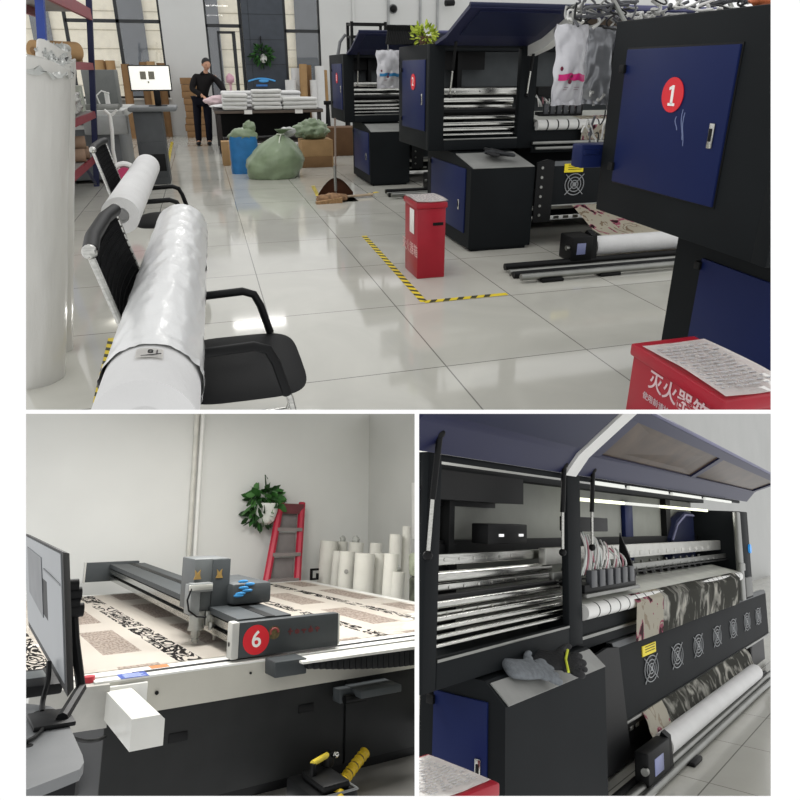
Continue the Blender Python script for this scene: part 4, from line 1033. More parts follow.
mb.skin([(0, 0, .93), (.03, -.01, 1.08), J['chest'], (.125, -.05, 1.43), shl, ell, lerp(ell, hal, .92), shr, elr, lerp(elr, har, .92), (.14, -.07, 1.49)], [(0, 1), (1, 2), (2, 3), (3, 10), (2, 4), (4, 5), (5, 6), (2, 7), (7, 8), (8, 9)], [(.19, .14), (.18, .135), (.19, .145), (.11, .09), .085, .066, .05, .085, .066, .05, .066], 2)
obj('jacket', mb, mat('black jacket', '131112', .75, spec=.15, vary=.2), t)
mb = MB(); mb.smooth = 180
mb.skin([(0, 0, .98), J['hips_l'], J['kn_l'], (-.15, .02, .055), J['hips_r'], J['kn_r'], (.07, 0, .055)], [(0, 1), (1, 2), (2, 3), (0, 4), (4, 5), (5, 6)], [(.165, .13), .105, .082, .066, .105, .082, .066], 2)
obj('trousers', mb, mat('dark navy trousers', '12131c', .8, spec=.1), t)
for a, y in ((-.15, .02), (.07, 0)):
    mb = MB(); mb.smooth = 80; mb.ball((a - .005, y - .08, .045), (.05, .145, .045), 3); obj('shoe', mb, BLACK2, t)
mb = MB(); mb.smooth = 80; mb.ball((0, .014, .03), (.086, .104, .104), 4, lambda p: 1 + .05 * fbm(p, 6, 3))
bmesh.ops.bisect_plane(mb.bm, geom=mb.bm.verts[:] + mb.bm.edges[:] + mb.bm.faces[:], plane_co=(0, -.045, .045), plane_no=(0, -.75, -.66), clear_outer=True)
for v in mb.bm.verts: v.co = tilt @ v.co + hc
obj('hair', mb, mat('black hair', '0e0c0c', .6), t)
for s in (-1, 1):
    mb = MB()
    mb.ball(hc + tilt @ Vector((s * .03, -.088, .012)), (.012, .006, .006), 2); obj('eye', mb, BLACK2, t)
mb = MB(); mb.box((-.022, -.094, -.062), (.022, -.086, -.056)); mb.xf(Matrix.Translation(hc) @ tilt.to_4x4()); obj('mouth', mb, mat('lip', '7e4a44', .6), t)
t.scale = (1.1, 1.1, 1.06)

# ---------------------------------------------------------------- bags, boxes, broom
GBAG = mat('pale green sack', '7c8c6f', .38, spec=.4, vary=.12, scale=5, bump=.5, bscale=9, stretch=(1, 1, .7), coat=.15)
def sack(label, c, r, h, seed, m=GBAG, tip=(0, 0)):
    t = thing('green_sack', label, 'sack', c)
    mb = MB(); mb.smooth = 80
    prof = lambda v: (.90 + .14 * math.sin(v / .3 * PI * .5)) if v < .3 else 1.04 * max(0, 1 - ((v - .3) / .72) ** 2.1)
    def fn(u, v):
        a = u * 2 * PI; k = max(.12, prof(v)) * (1 + .14 * fbm((math.cos(a) * 1.3, math.sin(a) * 1.3, v * 2.5), 1.4, seed) + .09 * abs(fbm((math.cos(a) * 3, math.sin(a) * 3, v * 3), 2, seed + 2)))
        return Vector((math.cos(a) * r[0] * k + tip[0] * v, math.sin(a) * r[1] * k + tip[1] * v, v * h))
    mb.grid(fn, 56, 36); bmesh.ops.remove_doubles(mb.bm, verts=mb.bm.verts[:], dist=1e-5); mb.bm.faces.new([v for v in sorted([q for q in mb.bm.verts if q.co.z < 1e-4], key=lambda q: math.atan2(q.co.y, q.co.x))])
    obj('sack_body', mb, m, t)
    mb = MB(); mb.smooth = 80
    def nk(u, v):
        a = u * 2 * PI; k = (.14 + .55 * v ** 2) * (1 + .4 * fbm((math.cos(a) * 2, math.sin(a) * 2, v), 1.5, seed))
        return Vector((math.cos(a) * r[0] * .45 * k + tip[0] + .05 * v, math.sin(a) * r[1] * .45 * k + tip[1], h * .95 + v * h * .14))
    mb.grid(nk, 30, 8, .004); obj('sack_neck', mb, m, t)
    obj('tie_string', MB().tube([(tip[0] - .06, tip[1] - .05, h * .99), (tip[0], tip[1] - .09, h * .98), (tip[0] + .06, tip[1] - .04, h * .99)], .012, 6).tube([(tip[0], tip[1] - .09, h * .98), (tip[0] - .03, tip[1] - .16, h * .9), (tip[0] - .05, tip[1] - .2, h * .78)], .010, 6), mat('pale string', 'c9cfbe', .6), t)
    return t
g = atz(274, 180)
sack('big pale green tied sack sitting on the floor before the table', (g.x + .02, 11.2, 0), (.43, .36), .68, 3, tip=(.16, 0))
b = aty(236, 175, 11.75)
t = thing('blue_bag', 'blue woven bag with green lining left of the big green sack', 'bag', (aty(245, 160, 11.8).x, 11.85, 0))
mb = MB(); mb.smooth = 50
def bb(u, v):
    a = u * 2 * PI; n = 3.2; c_, s_ = math.cos(a), math.sin(a)
    return Vector((math.copysign(abs(c_) ** (2 / n), c_) * .23 * (1 + .05 * fbm((c_ * 2, s_ * 2, v * 4), 1.5)), math.copysign(abs(s_) ** (2 / n), s_) * .18, v * .60 + .02 * fbm((c_ * 2, s_ * 2, 0), 2)))
mb.grid(bb, 40, 14); obj('bag_body', mb, mat('blue woven bag', '2f74ad', .5, spec=.3, vary=.15, bump=.3, bscale=14), t)
mb = MB(); mb.smooth = 80; mb.ball((0, 0, .60), (.24, .18, .13), 3, lambda p: 1 + .3 * fbm(p, 3, 6)); obj('green_lining', mb, GBAG, t)
mb = MB(); mb.smooth = 80; mb.ball((.12, 0, .72), (.10, .08, .12), 3, lambda p: 1 + .45 * fbm(p, 3, 1)); obj('bag_tip', mb, GBAG, t)
carton('carton', 'open brown carton holding a green bag, right of the green sack', (aty(317, 160, 12.3).x, 12.4, 0), (.56, .45, .47), CARD2, 0, False)
obj_ = lump('green_bag', 'crumpled green bag bulging from the open carton', 'bag', (aty(312, 140, 12.3).x, 12.4, .475), (.30, .22, .17), GBAG, 8, .4, 2.5)
c_ = thing('carton_band', 'dark brown lower carton flap in front of the open carton', 'flap', (aty(316, 160, 12.3).x, 12.16, 0)); obj('flap', MB().box((-.27, 0, 0), (.27, .012, .19), .003), CARD, c_)
carton('carton', 'small brown carton on the floor behind the blue bag', (aty(231, 160, 13).x, 13.0, 0), (.30, .30, .42), CARD2)
carton('carton', 'brown carton on the floor behind the mop handle', (aty(343, 140, 14).x, 14.0, 0), (.7, .5, .55), mat('dark carton', '5a4028', .8), 0, False)
c = aty(325, 115, 15); t = thing('tube_trestle', 'black trestle at the right end of the packing table', 'trestle', (c.x + .22, 15.2, 0))
for x in (-.12, .32): obj('leg', MB().tube([(x, -.25, 0), (x, 0, .95), (x, .25, 0)], .035, 8), BLACK2, t)
obj('cross_bar', MB().box((-.2, -.04, .92), (.4, .04, 1.0), .01), BLACK2, t)
mb = MB(); mb.smooth = 80; cc = aty(280, 127, 12.3); mb.ball(cc, (.13, .1, .07), 3, lambda p: 1 + .4 * fbm(p, 3, 9))
so = solo('plastic_scrap', mb, mat('white grey film', 'b8bab6', .3), 'white plastic scrap resting on the back of the big green sack', 'scrap')
so.location = (1.33, 11.42, .60)
m0 = atz(336, 200)
t = thing('mop', 'mop with wooden handle standing upright in the dustpan', 'mop', (m0.x, m0.y, 0))
tp = aty(335, 118, m0.y)
obj('handle', MB().tube([(0, 0, .06), (tp.x - m0.x, 0, tp.z)], .013, 10), mat('grey wooden handle', '7d6f64', .6), t)
obj('ferrule', MB().cyl((0, 0, .12), (0, 0, .45), .02, seg=10), STEEL, t)
t2 = thing('dustpan', 'brown dustpan heap and brush lying around the mop foot', 'dustpan', (m0.x + .03, m0.y + .05, 0))
mb = MB(); mb.smooth = 60
mb.grid(lambda u, v: Vector((-.24 + .48 * u, .12 - .02 * v, .0 + .27 * v * math.sin(PI * (.08 + .84 * u)))), 16, 6, .01)
mb.grid(lambda u, v: Vector((-.24 + .48 * u, .12 - .34 * v, .006)), 8, 6, .008)
obj('pan', mb, mat('brown plastic', '5c3c2a', .5, vary=.2), t2)
mb = MB(); mb.smooth = 80; mb.ball((-.10, -.16, .05), (.22, .10, .06), 3, lambda p: 1 + .3 * fbm(p, 4, 2)); obj('sweepings', mb, mat('tan sweepings', '8c6d50', .9, vary=.4, scale=20), t2)
a = atz(316, 204); b = atz(336, 196)
mb = MB(); mb.hexa([Vector(a) + Vector(q) for q in ((-.0, -.05, .0), (.35, -.02, 0), (.35, .1, 0), (0, .03, 0), (0, -.05, .03), (.35, -.02, .07), (.35, .1, .07), (0, .03, .03))])
solo('floor_brush', mb, mat('tan brush', '9a7a56', .9, vary=.3, scale=30), 'tan brush lying on the floor left of the dustpan', 'brush')
a = atz(345, 199); b = atz(373, 196.5); mb = MB().tube([a + Vector((0, 0, .03)), b + Vector((0, 0, .03))], .018, 8)
solo('brush_handle', mb, mat('pale handle', 'b7a48c', .5), 'pale stick lying on the floor right of the dustpan', 'stick')
# ================================================================== CUTTING ROOM (lower left picture)
ROOM = 'cutting'
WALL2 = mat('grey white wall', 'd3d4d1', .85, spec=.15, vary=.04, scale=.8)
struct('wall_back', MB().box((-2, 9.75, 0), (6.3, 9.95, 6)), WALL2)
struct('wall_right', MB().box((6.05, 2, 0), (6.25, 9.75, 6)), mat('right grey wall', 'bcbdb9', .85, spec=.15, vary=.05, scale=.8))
struct('floor', MB().box((-1, .5, -.05), (6.3, 9.9, 0)), mat('grey vinyl floor', '6b6a67', .45, spec=.3, vary=.15, scale=1.5))
for i, px in enumerate((191.5, 197.5)):
    a, b = aty(px + 1.8, 416, 9.72), aty(px - 2.2, 556, 9.72)
    mb = MB().tube([(b.x, 9.715, 0), (a.x + .03, 9.715, 5.5)], .034, 10)
    solo('wall_conduit', mb, WHITEM if i else mat('cream conduit', 'c4c3bb', .5), ['left of two vertical conduits on the grey white wall', 'right of two vertical conduits on the grey white wall'][i], 'conduit')
ox0, oy0, ox1, oy1, TZ = .60, 4.66, 4.62, 9.12, .85
LOC = Vector((1.6, 4.7, 0))
ct = thing('cutting_machine', 'white flatbed cutting machine with dark cabinets and gantry numbered 6', 'machine', LOC)
def part(name, mb, m, par=None, label=None): return obj(name, mb.shift(-LOC), m, par or ct, label)
part('bed', MB().box((ox0, oy0 + .02, .63), (ox1, oy1, .838), .01), WHITEM)
part('front_apron', MB().prism([(oy0 - .01, .64), (oy0 + .03, .63), (oy0 + .03, .848), (oy0 + .012, .848)], 'x', 1.02, ox1), mat('shade toned white apron', 'b9b7ad', .4, spec=.35, vary=.03))  # white apron toned down in its colour to stand for its shadow
part('rail_top', MB().box((.95, oy0 + .01, .838), (ox1, 4.76, .852), .003), WHITEM)
part('rail_groove', MB().box((1.2, 4.755, .84), (ox1, 4.815, .8525)), BLACK2)
for a_, b_ in (((ox0, 4.818, .838), (ox1, 4.93, .850)), ((ox0, 9.0, .838), (ox1, oy1, .85)), ((4.5, 4.93, .838), (ox1, 9.0, .85))): part('bed_edge', MB().box(a_, b_, .003), WHITEM)
mb = MB().prism([(.60, 4.66), (1.03, 4.62), (1.03, 5.4), (.60, 5.4)], 'z', .60, .84)
part('corner_cover', mb, mat('pale grey corner', 'a9a8a2', .45))
CAB = mat('charcoal cabinet', '2a2b2b', .6, spec=.15, vary=.08)
a = aty(350, 695, 4.68).x; b = aty(340, 760, 4.68).x; sx_ = (a + b) / 2
for i, (x0, x1) in enumerate(((1.035, sx_ - .012), (sx_ + .012, 3.9))):
    c = part('cabinet_door', MB().box((x0, 4.69, .06), (x1, 4.72, .632), .004), CAB)
    for px, py in ((((178, 737),), ((306, 708), )) [0] + ((306, 708),) if i == 0 else ((390, 688),)):
        h = aty(px, py, 4.688)
        part('recess_handle', MB().box((h.x - .06, 4.682, h.z - .028), (h.x + .06, 4.692, h.z + .028), .006), BLACK2, c)
part('cabinet_body', MB().box((1.05, 4.72, .0), (4.55, 8.9, .63)), mat('dark cabinet body', '232527', .6))
part('cabinet_plinth', MB().box((1.05, 4.70, 0), (3.9, 4.73, .06)), BLACK2)
# white control box sticking out at the corner
mb = MB().prism([(1.012, .645), (1.185, .645), (1.185, .775), (1.16, .80), (1.012, .80)], 'y', 3.98, 4.68)
part('control_box', mb, mat('white control box', 'd2d2cc', .38, vary=.03))
part('box_collar', MB().box((1.0, 4.64, .63), (1.26, 4.70, .82), .006), WHITEM)
s1, s2 = atz(110, 671, .853), atz(127, 678, .853)
st = part('blue_label', MB().box((1.10, 4.66, .852), (1.27, 4.79, .854)), mat('blue label', '2c4a9c', .4), None, 'blue rating label')
mb = MB()
for i in range(4): mb.box((1.125, 4.675 + .026 * i, .854), (1.25 - .02 * (i % 2), 4.685 + .026 * i, .855))
part('label_text', mb, mat('pale label text', 'b7c2de', .5), st)
part('orange_label', MB().box((1.33, 4.84, .850), (1.45, 4.92, .852)), mat('orange label', 'b8703a', .5), None, 'small orange label')
p = atz(81, 676, .86); part('stop_button', MB().cyl((.93, 4.75, .84), (.93, 4.75, .875), .035, seg=16), mat('red button', 'b02c38', .4), None, 'red push button')
p = aty(157, 693, 4.65); part('screw', MB().cyl((p.x, 4.65, p.z), (p.x, 4.66, p.z), .012, seg=10), BLACK2)
p = aty(240, 672, 4.65); part('screw', MB().cyl((1.95, 4.65, .78), (1.95, 4.66, .78), .008, seg=10), BLACK2)
# gantry
GD = mat('dark gantry paint', '3f4345', .5, spec=.25, vary=.06)
gx0, gx1 = 1.90, 2.30
def tz(y): return .085 * (y - 4.78) / 4.3
def sl(x0, x1, z0, z1, y0=4.78, y1=9.08): return MB().hexa([(x0, y0, z0 + tz(y0)), (x1, y0, z0 + tz(y0)), (x1, y1, z0 + tz(y1)), (x0, y1, z0 + tz(y1)), (x0, y0, z1 + tz(y0)), (x1, y0, z1 + tz(y0)), (x1, y1, z1 + tz(y1)), (x0, y1, z1 + tz(y1))])
ga = part('gantry_beam', sl(gx0 - .01, gx1, 1.07, 1.115), GD)
part('beam_web', sl(gx0 + .05, gx1 - .02, .935, 1.07), mat('grey beam web', '77797a', .45, .3), ga)
part('beam_groove', sl(gx0 + .2, gx0 + .27, 1.114, 1.118), BLACK2, ga)
for z, h in ((1.035, .05), (.955, .045)): part('linear_rail', sl(gx0 - .01, gx0 + .06, z - h / 2, z + h / 2), CHROME, ga)
part('rail_slot', sl(gx0 + .03, gx0 + .055, .985, 1.005), BLACK2, ga)
ep = part('gantry_end_plate', MB().box((1.87, 4.70, .872), (2.66, 4.775, 1.105), .006), GD)
part('end_cap', MB().box((1.815, 4.695, .868), (1.872, 4.79, 1.11), .012), mat('silver end cap', 'b5b5b0', .4, vary=.04), ep)
part('cap_hole', MB().cyl((1.812, 4.74, .965), (1.818, 4.74, .965), .015, seg=12), BLACK2, ep)
part('side_cap', MB().box((2.655, 4.70, .88), (2.672, 4.775, 1.10), .004), mat('silver end cap', 'b5b5b0'), ep)
c = aty(256, 640.5, 4.70)
nb = part('number_badge', MB().disc((c.x, 4.70, c.z + .005), (0, -1, 0), .098, .004, 36), REDDISC, ep, 'round red sticker with the white number 6')
part('digit', MB().text('6', .15, (c.x, 4.693, c.z + .005), (1, 0, 0), (0, 0, 1), .002, bold=.002), WHITEINK, ep)
c = aty(274, 634, 4.70)
part('emblem', MB().disc((c.x, 4.70, c.z + .01), (0, -1, 0), .045, .003, 24), mat('olive emblem', '5c5030', .5, vary=.5, scale=40), ep)
part('emblem_swirl', MB().tube([(c.x + math.cos(k * .5) * .03, 4.694, c.z + .01 + math.sin(k * .5) * .03) for k in range(8)], .008, 6), mat('red emblem swirl', '8a3a36', .5), ep)
mb = MB(); c = aty(303, 630, 4.70)
for k in range(5): mb.box((c.x - .12 + .055 * k, 4.696, c.z - .005 - .012 * (k % 2)), (c.x - .085 + .055 * k, 4.70, c.z + .008)); mb.box((c.x - .108 + .055 * k, 4.696, c.z - .022), (c.x - .098 + .055 * k, 4.70, c.z + .024 - .01 * (k % 3)))
part('red_lettering', mb, mat('dull red lettering', '5f2a2c', .6), ep)
fe = part('far_end_plate', MB().box((1.62, 9.09, 1.0), (2.24, 9.16, 1.225), .006), GD)
part('far_cap', MB().box((1.605, 9.085, .99), (1.622, 9.165, 1.23), .004), mat('silver end cap', 'b5b5b0'), fe)
# carriage with tools
cg = part('carriage', MB().box((1.76, 5.42, 1.10), (2.04, 5.75, 1.49), .008), mat('mid grey carriage', '55595a', .5, vary=.06))
part('carriage_side', MB().box((1.90, 5.40, 1.10), (2.045, 5.424, 1.485), .004), GD, cg)
part('carriage_cover', MB().box((2.03, 5.30, 1.135), (2.37, 6.0, 1.30), .03), GD, cg)
e = aty(236, 586, 5.29)
mb = MB()
for k in range(6):
    an = R(35 - 24 * k); mb.ball((e.x + .02 + .05 * math.cos(an) * (k % 2 + 1), 5.297, e.z - .01 + .035 * math.sin(an) - .01 * k + .02), (.045, .005, .013), 2)
part('blue_emblem', mb, mat('bright blue emblem print', '3f8ec8', .45), cg)
for x in (1.78, 1.955): part('yellow_sign', MB().prism([(x - .03, 1.34), (x + .03, 1.34), (x + .018, 1.37), (x + .022, 1.41), (x, 1.385), (x - .022, 1.41), (x - .018, 1.37)], 'y', 5.396, 5.41), mat('ochre sign', '8f7440', .5), cg)
tl = part('tool_block', MB().box((1.725, 5.36, 1.08), (1.80, 5.52, 1.30), .008).box((1.72, 5.34, 1.25), (1.89, 5.44, 1.315), .008), mat('tool grey', '7d8080', .45))
part('tool_plate', MB().box((1.70, 5.335, 1.265), (1.885, 5.345, 1.305), .003), ALU, tl)
mb = MB().cyl((1.80, 5.42, 1.10), (1.80, 5.42, .99), .055, seg=20).cyl((1.80, 5.42, .99), (1.80, 5.42, .965), .062, seg=20).cyl((1.80, 5.42, .965), (1.80, 5.42, .92), .035, seg=16).cyl((1.80, 5.42, .92), (1.80, 5.42, .872), .022, seg=12).cyl((1.80, 5.42, .90), (1.80, 5.42, .885), .032, seg=12)
part('knife_tool', mb, mat('tool silver', '9c9d98', .3, .7), tl)
mb = MB().box((1.86, 5.38, .99), (1.93, 5.48, 1.10), .008).cyl((1.95, 5.42, 1.10), (1.95, 5.42, .93), .028, seg=14).cyl((1.95, 5.42, .93), (1.95, 5.42, .88), .012, seg=10).cyl((1.90, 5.36, 1.02), (1.90, 5.36, .965), .022, seg=12)
part('crease_tool', mb, mat('tool silver', '9c9d98', .3, .7), tl)
part('air_hose', MB().tube([(1.72, 5.34, 1.28), (1.69, 5.33, 1.2), (1.71, 5.34, 1.12), (1.78, 5.36, 1.07), (1.86, 5.37, 1.06)], .007, 6), BLACK2, tl)
# cable drag chain and bracket at the front
mb = MB(); mb.smooth = 30
n = 34
for i in range(n):
    x0 = 2.28 + i * .048; s = i / (n - 1); z1 = .842 - .015 * s; z0 = .80 - .085 * math.sin(min(1, s * 1.6) * PI / 2)
    mb.box((x0, 4.44, z0), (x0 + .043, 4.60, z1 - .012), .004)
part('drag_chain', mb, mat('black drag chain', '1b1c1e', .5, spec=.25))
part('chain_tray', MB().prism([(2.24, .838), (4.0, .822), (4.0, .848), (2.24, .852)], 'y', 4.44, 4.62), mat('white chain cover', 'd5d5d0', .35), None)
part('chain_mount', MB().box((2.06, 4.50, .76), (2.30, 4.68, .862), .008), GD)
a, b = aty(352, 681, 4.55), aty(392, 672, 4.55)
part('support_bracket', MB().box((a.x, 4.42, .555), (b.x, 4.66, .605), .006).box((a.x - .10, 4.55, .51), (a.x + .02, 4.66, .60), .006), GD)
part('bracket_motor', MB().cyl((a.x - .08, 4.52, .54), (a.x + .10, 4.52, .54), .03, seg=14), BLACK2)

# printed cloth on the bed
def cloth_mat(offx, offy):
    m = bpy.data.materials.new('cream printed cloth'); m.use_nodes = True; nt = m.node_tree; L = nt.links; b = nt.nodes['Principled BSDF']
    tc = node(nt, 'ShaderNodeTexCoord'); mp = node(nt, 'ShaderNodeMapping'); mp.inputs['Location'].default_value = (offx, offy, 0); L.new(tc.outputs['Object'], mp.inputs['Vector'])
    sp = node(nt, 'ShaderNodeSeparateXYZ'); L.new(mp.outputs['Vector'], sp.inputs[0]); X, Y = sp.outputs['X'], sp.outputs['Y']
    def mth(op, a, v=None):
        n = node(nt, 'ShaderNodeMath', operation=op)
        for i, q in enumerate((a, v)):
            if q is None: continue
            if isinstance(q, (int, float)): n.inputs[i].default_value = q
            else: L.new(q, n.inputs[i])
        return n.outputs[0]
    def near(o, c, w): return mth('LESS_THAN', mth('ABSOLUTE', mth('SUBTRACT', o, c)), w)
    def union(l):
        r = l[0]
        for q in l[1:]: r = mth('MAXIMUM', r, q)
        return r
    sv = node(nt, 'ShaderNodeMapping'); sv.inputs['Scale'].default_value = (1, .34, 1); L.new(mp.outputs['Vector'], sv.inputs['Vector'])
    wob = node(nt, 'ShaderNodeTexNoise'); wob.inputs['Scale'].default_value = 8.5; wob.inputs['Detail'].default_value = 2; wob.inputs['Distortion'].default_value = 2.5; L.new(sv.outputs['Vector'], wob.inputs['Vector'])
    scr = mth('LESS_THAN', mth('ABSOLUTE', mth('SUBTRACT', wob.outputs['Fac'], .5)), .075)
    gap = mth('GREATER_THAN', mth('FRACT', mth('MULTIPLY', Y, .62)), .06)
    band = mth('MULTIPLY', union([near(X, 1.62, .085), near(X, .72, .07), near(X, 3.22, .06), near(X, 3.96, .06)]), gap)
    ink = mth('MULTIPLY', scr, band)
    yy = mth('FRACT', mth('MULTIPLY', mth('SUBTRACT', Y, 5.45), .68)); rows = mth('LESS_THAN', yy, .70)
    rect = mth('MULTIPLY', union([near(X, 1.28, .135), near(X, 2.06, .16), near(X, 2.85, .16), near(X, 3.60, .15), near(X, 4.32, .13)]), rows)
    hat = node(nt, 'ShaderNodeTexNoise'); hat.inputs['Scale'].default_value = 60; hat.inputs['Detail'].default_value = 2; L.new(sv.outputs['Vector'], hat.inputs['Vector'])
    rc = node(nt, 'ShaderNodeValToRGB'); L.new(hat.outputs['Fac'], rc.inputs[0]); e = rc.color_ramp.elements; e[0].position = .42; e[0].color = rgb('a3958b'); e[1].position = .56; e[1].color = rgb('c4b8ad')
    m1 = node(nt, 'ShaderNodeMix', data_type='RGBA'); m1.inputs['A'].default_value = rgb('dcd6cd'); L.new(rect, m1.inputs['Factor']); L.new(rc.outputs['Color'], m1.inputs['B'])
    m2 = node(nt, 'ShaderNodeMix', data_type='RGBA'); L.new(m1.outputs['Result'], m2.inputs['A']); m2.inputs['B'].default_value = rgb('1f1c1c'); L.new(ink, m2.inputs['Factor'])
    L.new(m2.outputs['Result'], b.inputs['Base Color']); b.inputs['Roughness'].default_value = .75; b.inputs['Specular IOR Level'].default_value = .2
    return m
mb = MB(); mb.smooth = 80
cx0, cx1, cy0, cy1 = ox0 + .02, 4.5, 4.94, 9.0
mb.grid(lambda u, v: Vector((cx0 + (cx1 - cx0) * u, cy0 + (cy1 - cy0) * v, .852 + .0015 * fbm((u * 9, v * 9, 0), 1))), 40, 40, .003)
b_ = base(mb)
solo('printed_cloth', mb, cloth_mat(b_.x, b_.y), 'cream cloth printed with black scribble bands spread on the cutting machine', 'cloth')

# desk, monitor, cables
DZ = 1.05
def dz(px, py, z=DZ): return atz(px, py, z)
poly = [dz(5, 700), dz(30, 704), dz(50, 706), dz(64, 714), dz(74, 736), dz(82.5, 755), dz(84, 762), dz(80, 769), dz(60, 777), dz(26, 790), dz(0, 800)]
o_ = dz(45, 740)
dk = thing('desk', 'grey desk corner in the lower left below the tilted monitor', 'desk', (o_.x, o_.y, 0))
def sh(l, z0=0): return [Vector((p.x - o_.x, p.y - o_.y, z0)) for p in l]
obj('desktop', MB().slab(sh(poly, DZ), (0, 0, -1), .035), mat('mid grey desktop', '77797a', .5, spec=.3, vary=.06), dk)
cen = Vector((0, 0, 0)); obj('desk_body', MB().slab([p * .93 for p in sh(poly)] and [Vector((p.x * .93, p.y * .93, .02)) for p in sh(poly)], (0, 0, 1), DZ - .06), mat('black desk body', '1a1b1d', .6, spec=.15), dk)
for px, py, r in ((45, 712.5, .045), (27, 746, .02)):
    h = dz(px, py); obj('cable_hole', MB().cyl((h.x - o_.x, h.y - o_.y, DZ - .004), (h.x - o_.x, h.y - o_.y, DZ + .002), r, seg=20), BLACK2, dk)
mn = thing('monitor', 'big tilted computer monitor on the grey desk at the left edge', 'monitor', (dz(62, 722).x, dz(62, 722).y, DZ))
MO = mn.location.copy()
A_, B_, C_, D_ = aty(63, 552, 3.2), aty(67.5, 697, 3.2), aty(28.5, 626, 4.9), aty(24, 533, 4.9)
q = [v - MO for v in (A_, B_, C_, D_)]
nrm = (q[1] - q[0]).cross(q[3] - q[0]).normalized()
if nrm.dot(A_ - EYE['cutting']) < 0: nrm = -nrm      # away from the viewer
obj('monitor_case', MB().hexa([q[1], q[2], q[3], q[0]] + [lerp(v, (q[0] + q[1] + q[2] + q[3]) / 4, .05) + nrm * .03 for v in (q[1], q[2], q[3], q[0])]), BLACK2, mn)
ins = lambda s, t: lerp(lerp(q[0], q[3], s), lerp(q[1], q[2], s), t)
sc_ = obj('screen', MB().slab([ins(.03, .02), ins(.03, .93), ins(.98, .93), ins(.98, .02)], -nrm, .004), mat('grey lit screen', '7c8083', .35, emit=.12, vary=.05, scale=2), mn)
obj('screen_window', MB().slab([ins(.45, .14), ins(.45, .66), ins(.86, .58), ins(.86, .12)], -nrm, .006), mat('dark screen window', '606366', .4, vary=.15), sc_)
obj('screen_bar', MB().slab([ins(.05, .24), ins(.05, .255), ins(.40, .235), ins(.40, .22)], -nrm, .006), mat('dark screen window', '606366'), sc_)
pa = [aty(x, y, 3.45) - MO for x, y in ((72, 588), (75, 640), (81, 688))] + [dz(64, 716, DZ + .03) - MO]
mbp = MB().tube([pa[0], pa[1], pa[2]], .020, 8).tube([pa[2], dz(62, 719, DZ + .02) - MO], .024, 8)
ar = obj('monitor_arm', mbp, BLACK2, mn)
for i, (px, py) in enumerate(((71, 586), (74, 594), (72, 603), (76, 610))):
    c = aty(px, py, 3.42) - MO; obj('arm_knob', MB().cyl(c + Vector((-.03, 0, 0)), c + Vector((.03, 0, 0)), .03, seg=10), BLACK2, ar)
b = dz(58, 722) - MO; obj('foot_plate', MB().box((b.x - .10, b.y - .10, .002), (b.x + .05, b.y + .12, .02), .005), BLACK2, mn)
def cable(label, pts, r, m=BLACK2, name='cable'):
    mb = MB(); sm = []
    for k in range(len(pts) - 1):
        p0, p1, p2, p3 = pts[max(k - 1, 0)], pts[k], pts[k + 1], pts[min(k + 2, len(pts) - 1)]
        for i in range(5):
            s = i / 5; sm.append(.5 * ((2 * p1) + (p2 - p0) * s + (2 * p0 - 5 * p1 + 4 * p2 - p3) * s * s + (3 * p1 - p0 - 3 * p2 + p3) * s ** 3))
    sm.append(pts[-1]); mb.tube(sm, r, 6); return solo(name, mb, m, label, 'cable')
cable('black cable running from the monitor back down into the desk hole', [aty(49, 662, 3.55), aty(48, 680, 3.5), aty(43, 700, 3.5), dz(42, 712)], .011)
cable('thin cable curling over the grey desk at the left edge', [dz(44, 716, DZ + .01), dz(43, 728, DZ + .01), dz(36, 736, DZ + .01), dz(26, 742, DZ + .01), dz(18, 744, DZ + .01)], .008)
cable('black cables hanging between the grey desk and the cutting machine', [aty(72, 738, 4.0), aty(85, 741, 4.1), aty(97, 740, 4.2), aty(105, 737, 4.5)], .010)
a = dz(34, 690, DZ)
t = thing('hand_controller', 'black hand controller lying at the desk edge behind the monitor', 'controller', (a.x, a.y, DZ))
obj('controller_body', MB().box((-.10, -.15, 0), (.10, .22, .05), .012), BLACK2, t); obj('controller_screen', MB().box((-.05, 0, .05), (.05, .16, .053)), mat('grey small screen', '7a7f80', .3), t)
# red ladder leaning on the back wall
lb_l, lb_r, lt_l, lt_r = aty(266, 583, 9.25), aty(297, 583, 9.25), aty(281, 502, 9.6), aty(302, 503, 9.6)
ld = thing('step_ladder', 'red folding ladder leaning against the back wall beside the plant', 'ladder', (4.35, 9.4, 0)); LO = Vector((4.35, 9.4, 0))
def ext(a, b): d = (a - b); k = (0 - b.z) / d.z; return b + d * k
RAILR = mat('red ladder paint', 'a01c34', .4, vary=.08)
for a, b in ((lb_l, lt_l), (lb_r, lt_r)):
    g = Vector((ext(a, b).x, 9.25, 0)) if False else ext(a, b)
    obj('ladder_rail', MB().tube([g - LO, b - LO], .055, 8), RAILR, ld)
for s in (.98, .80, .62, .44, .27):
    a, b = lerp(ext(lb_l, lt_l), lt_l, s) - LO, lerp(ext(lb_r, lt_r), lt_r, s) - LO
    h = .13 if s > .9 else .03
    obj('ladder_step', MB().hexa([a + Vector((0, -.07, -h)), b + Vector((0, -.07, -h)), b + Vector((0, .05, -h)), a + Vector((0, .05, -h)), a + Vector((0, -.07, .02)), b + Vector((0, -.07, .02)), b + Vector((0, .05, .02)), a + Vector((0, .05, .02))]), mat('grey ladder step', '7b7472', .5) if s < .9 else mat('dark red ladder step', '5a2a2e', .5), ld)
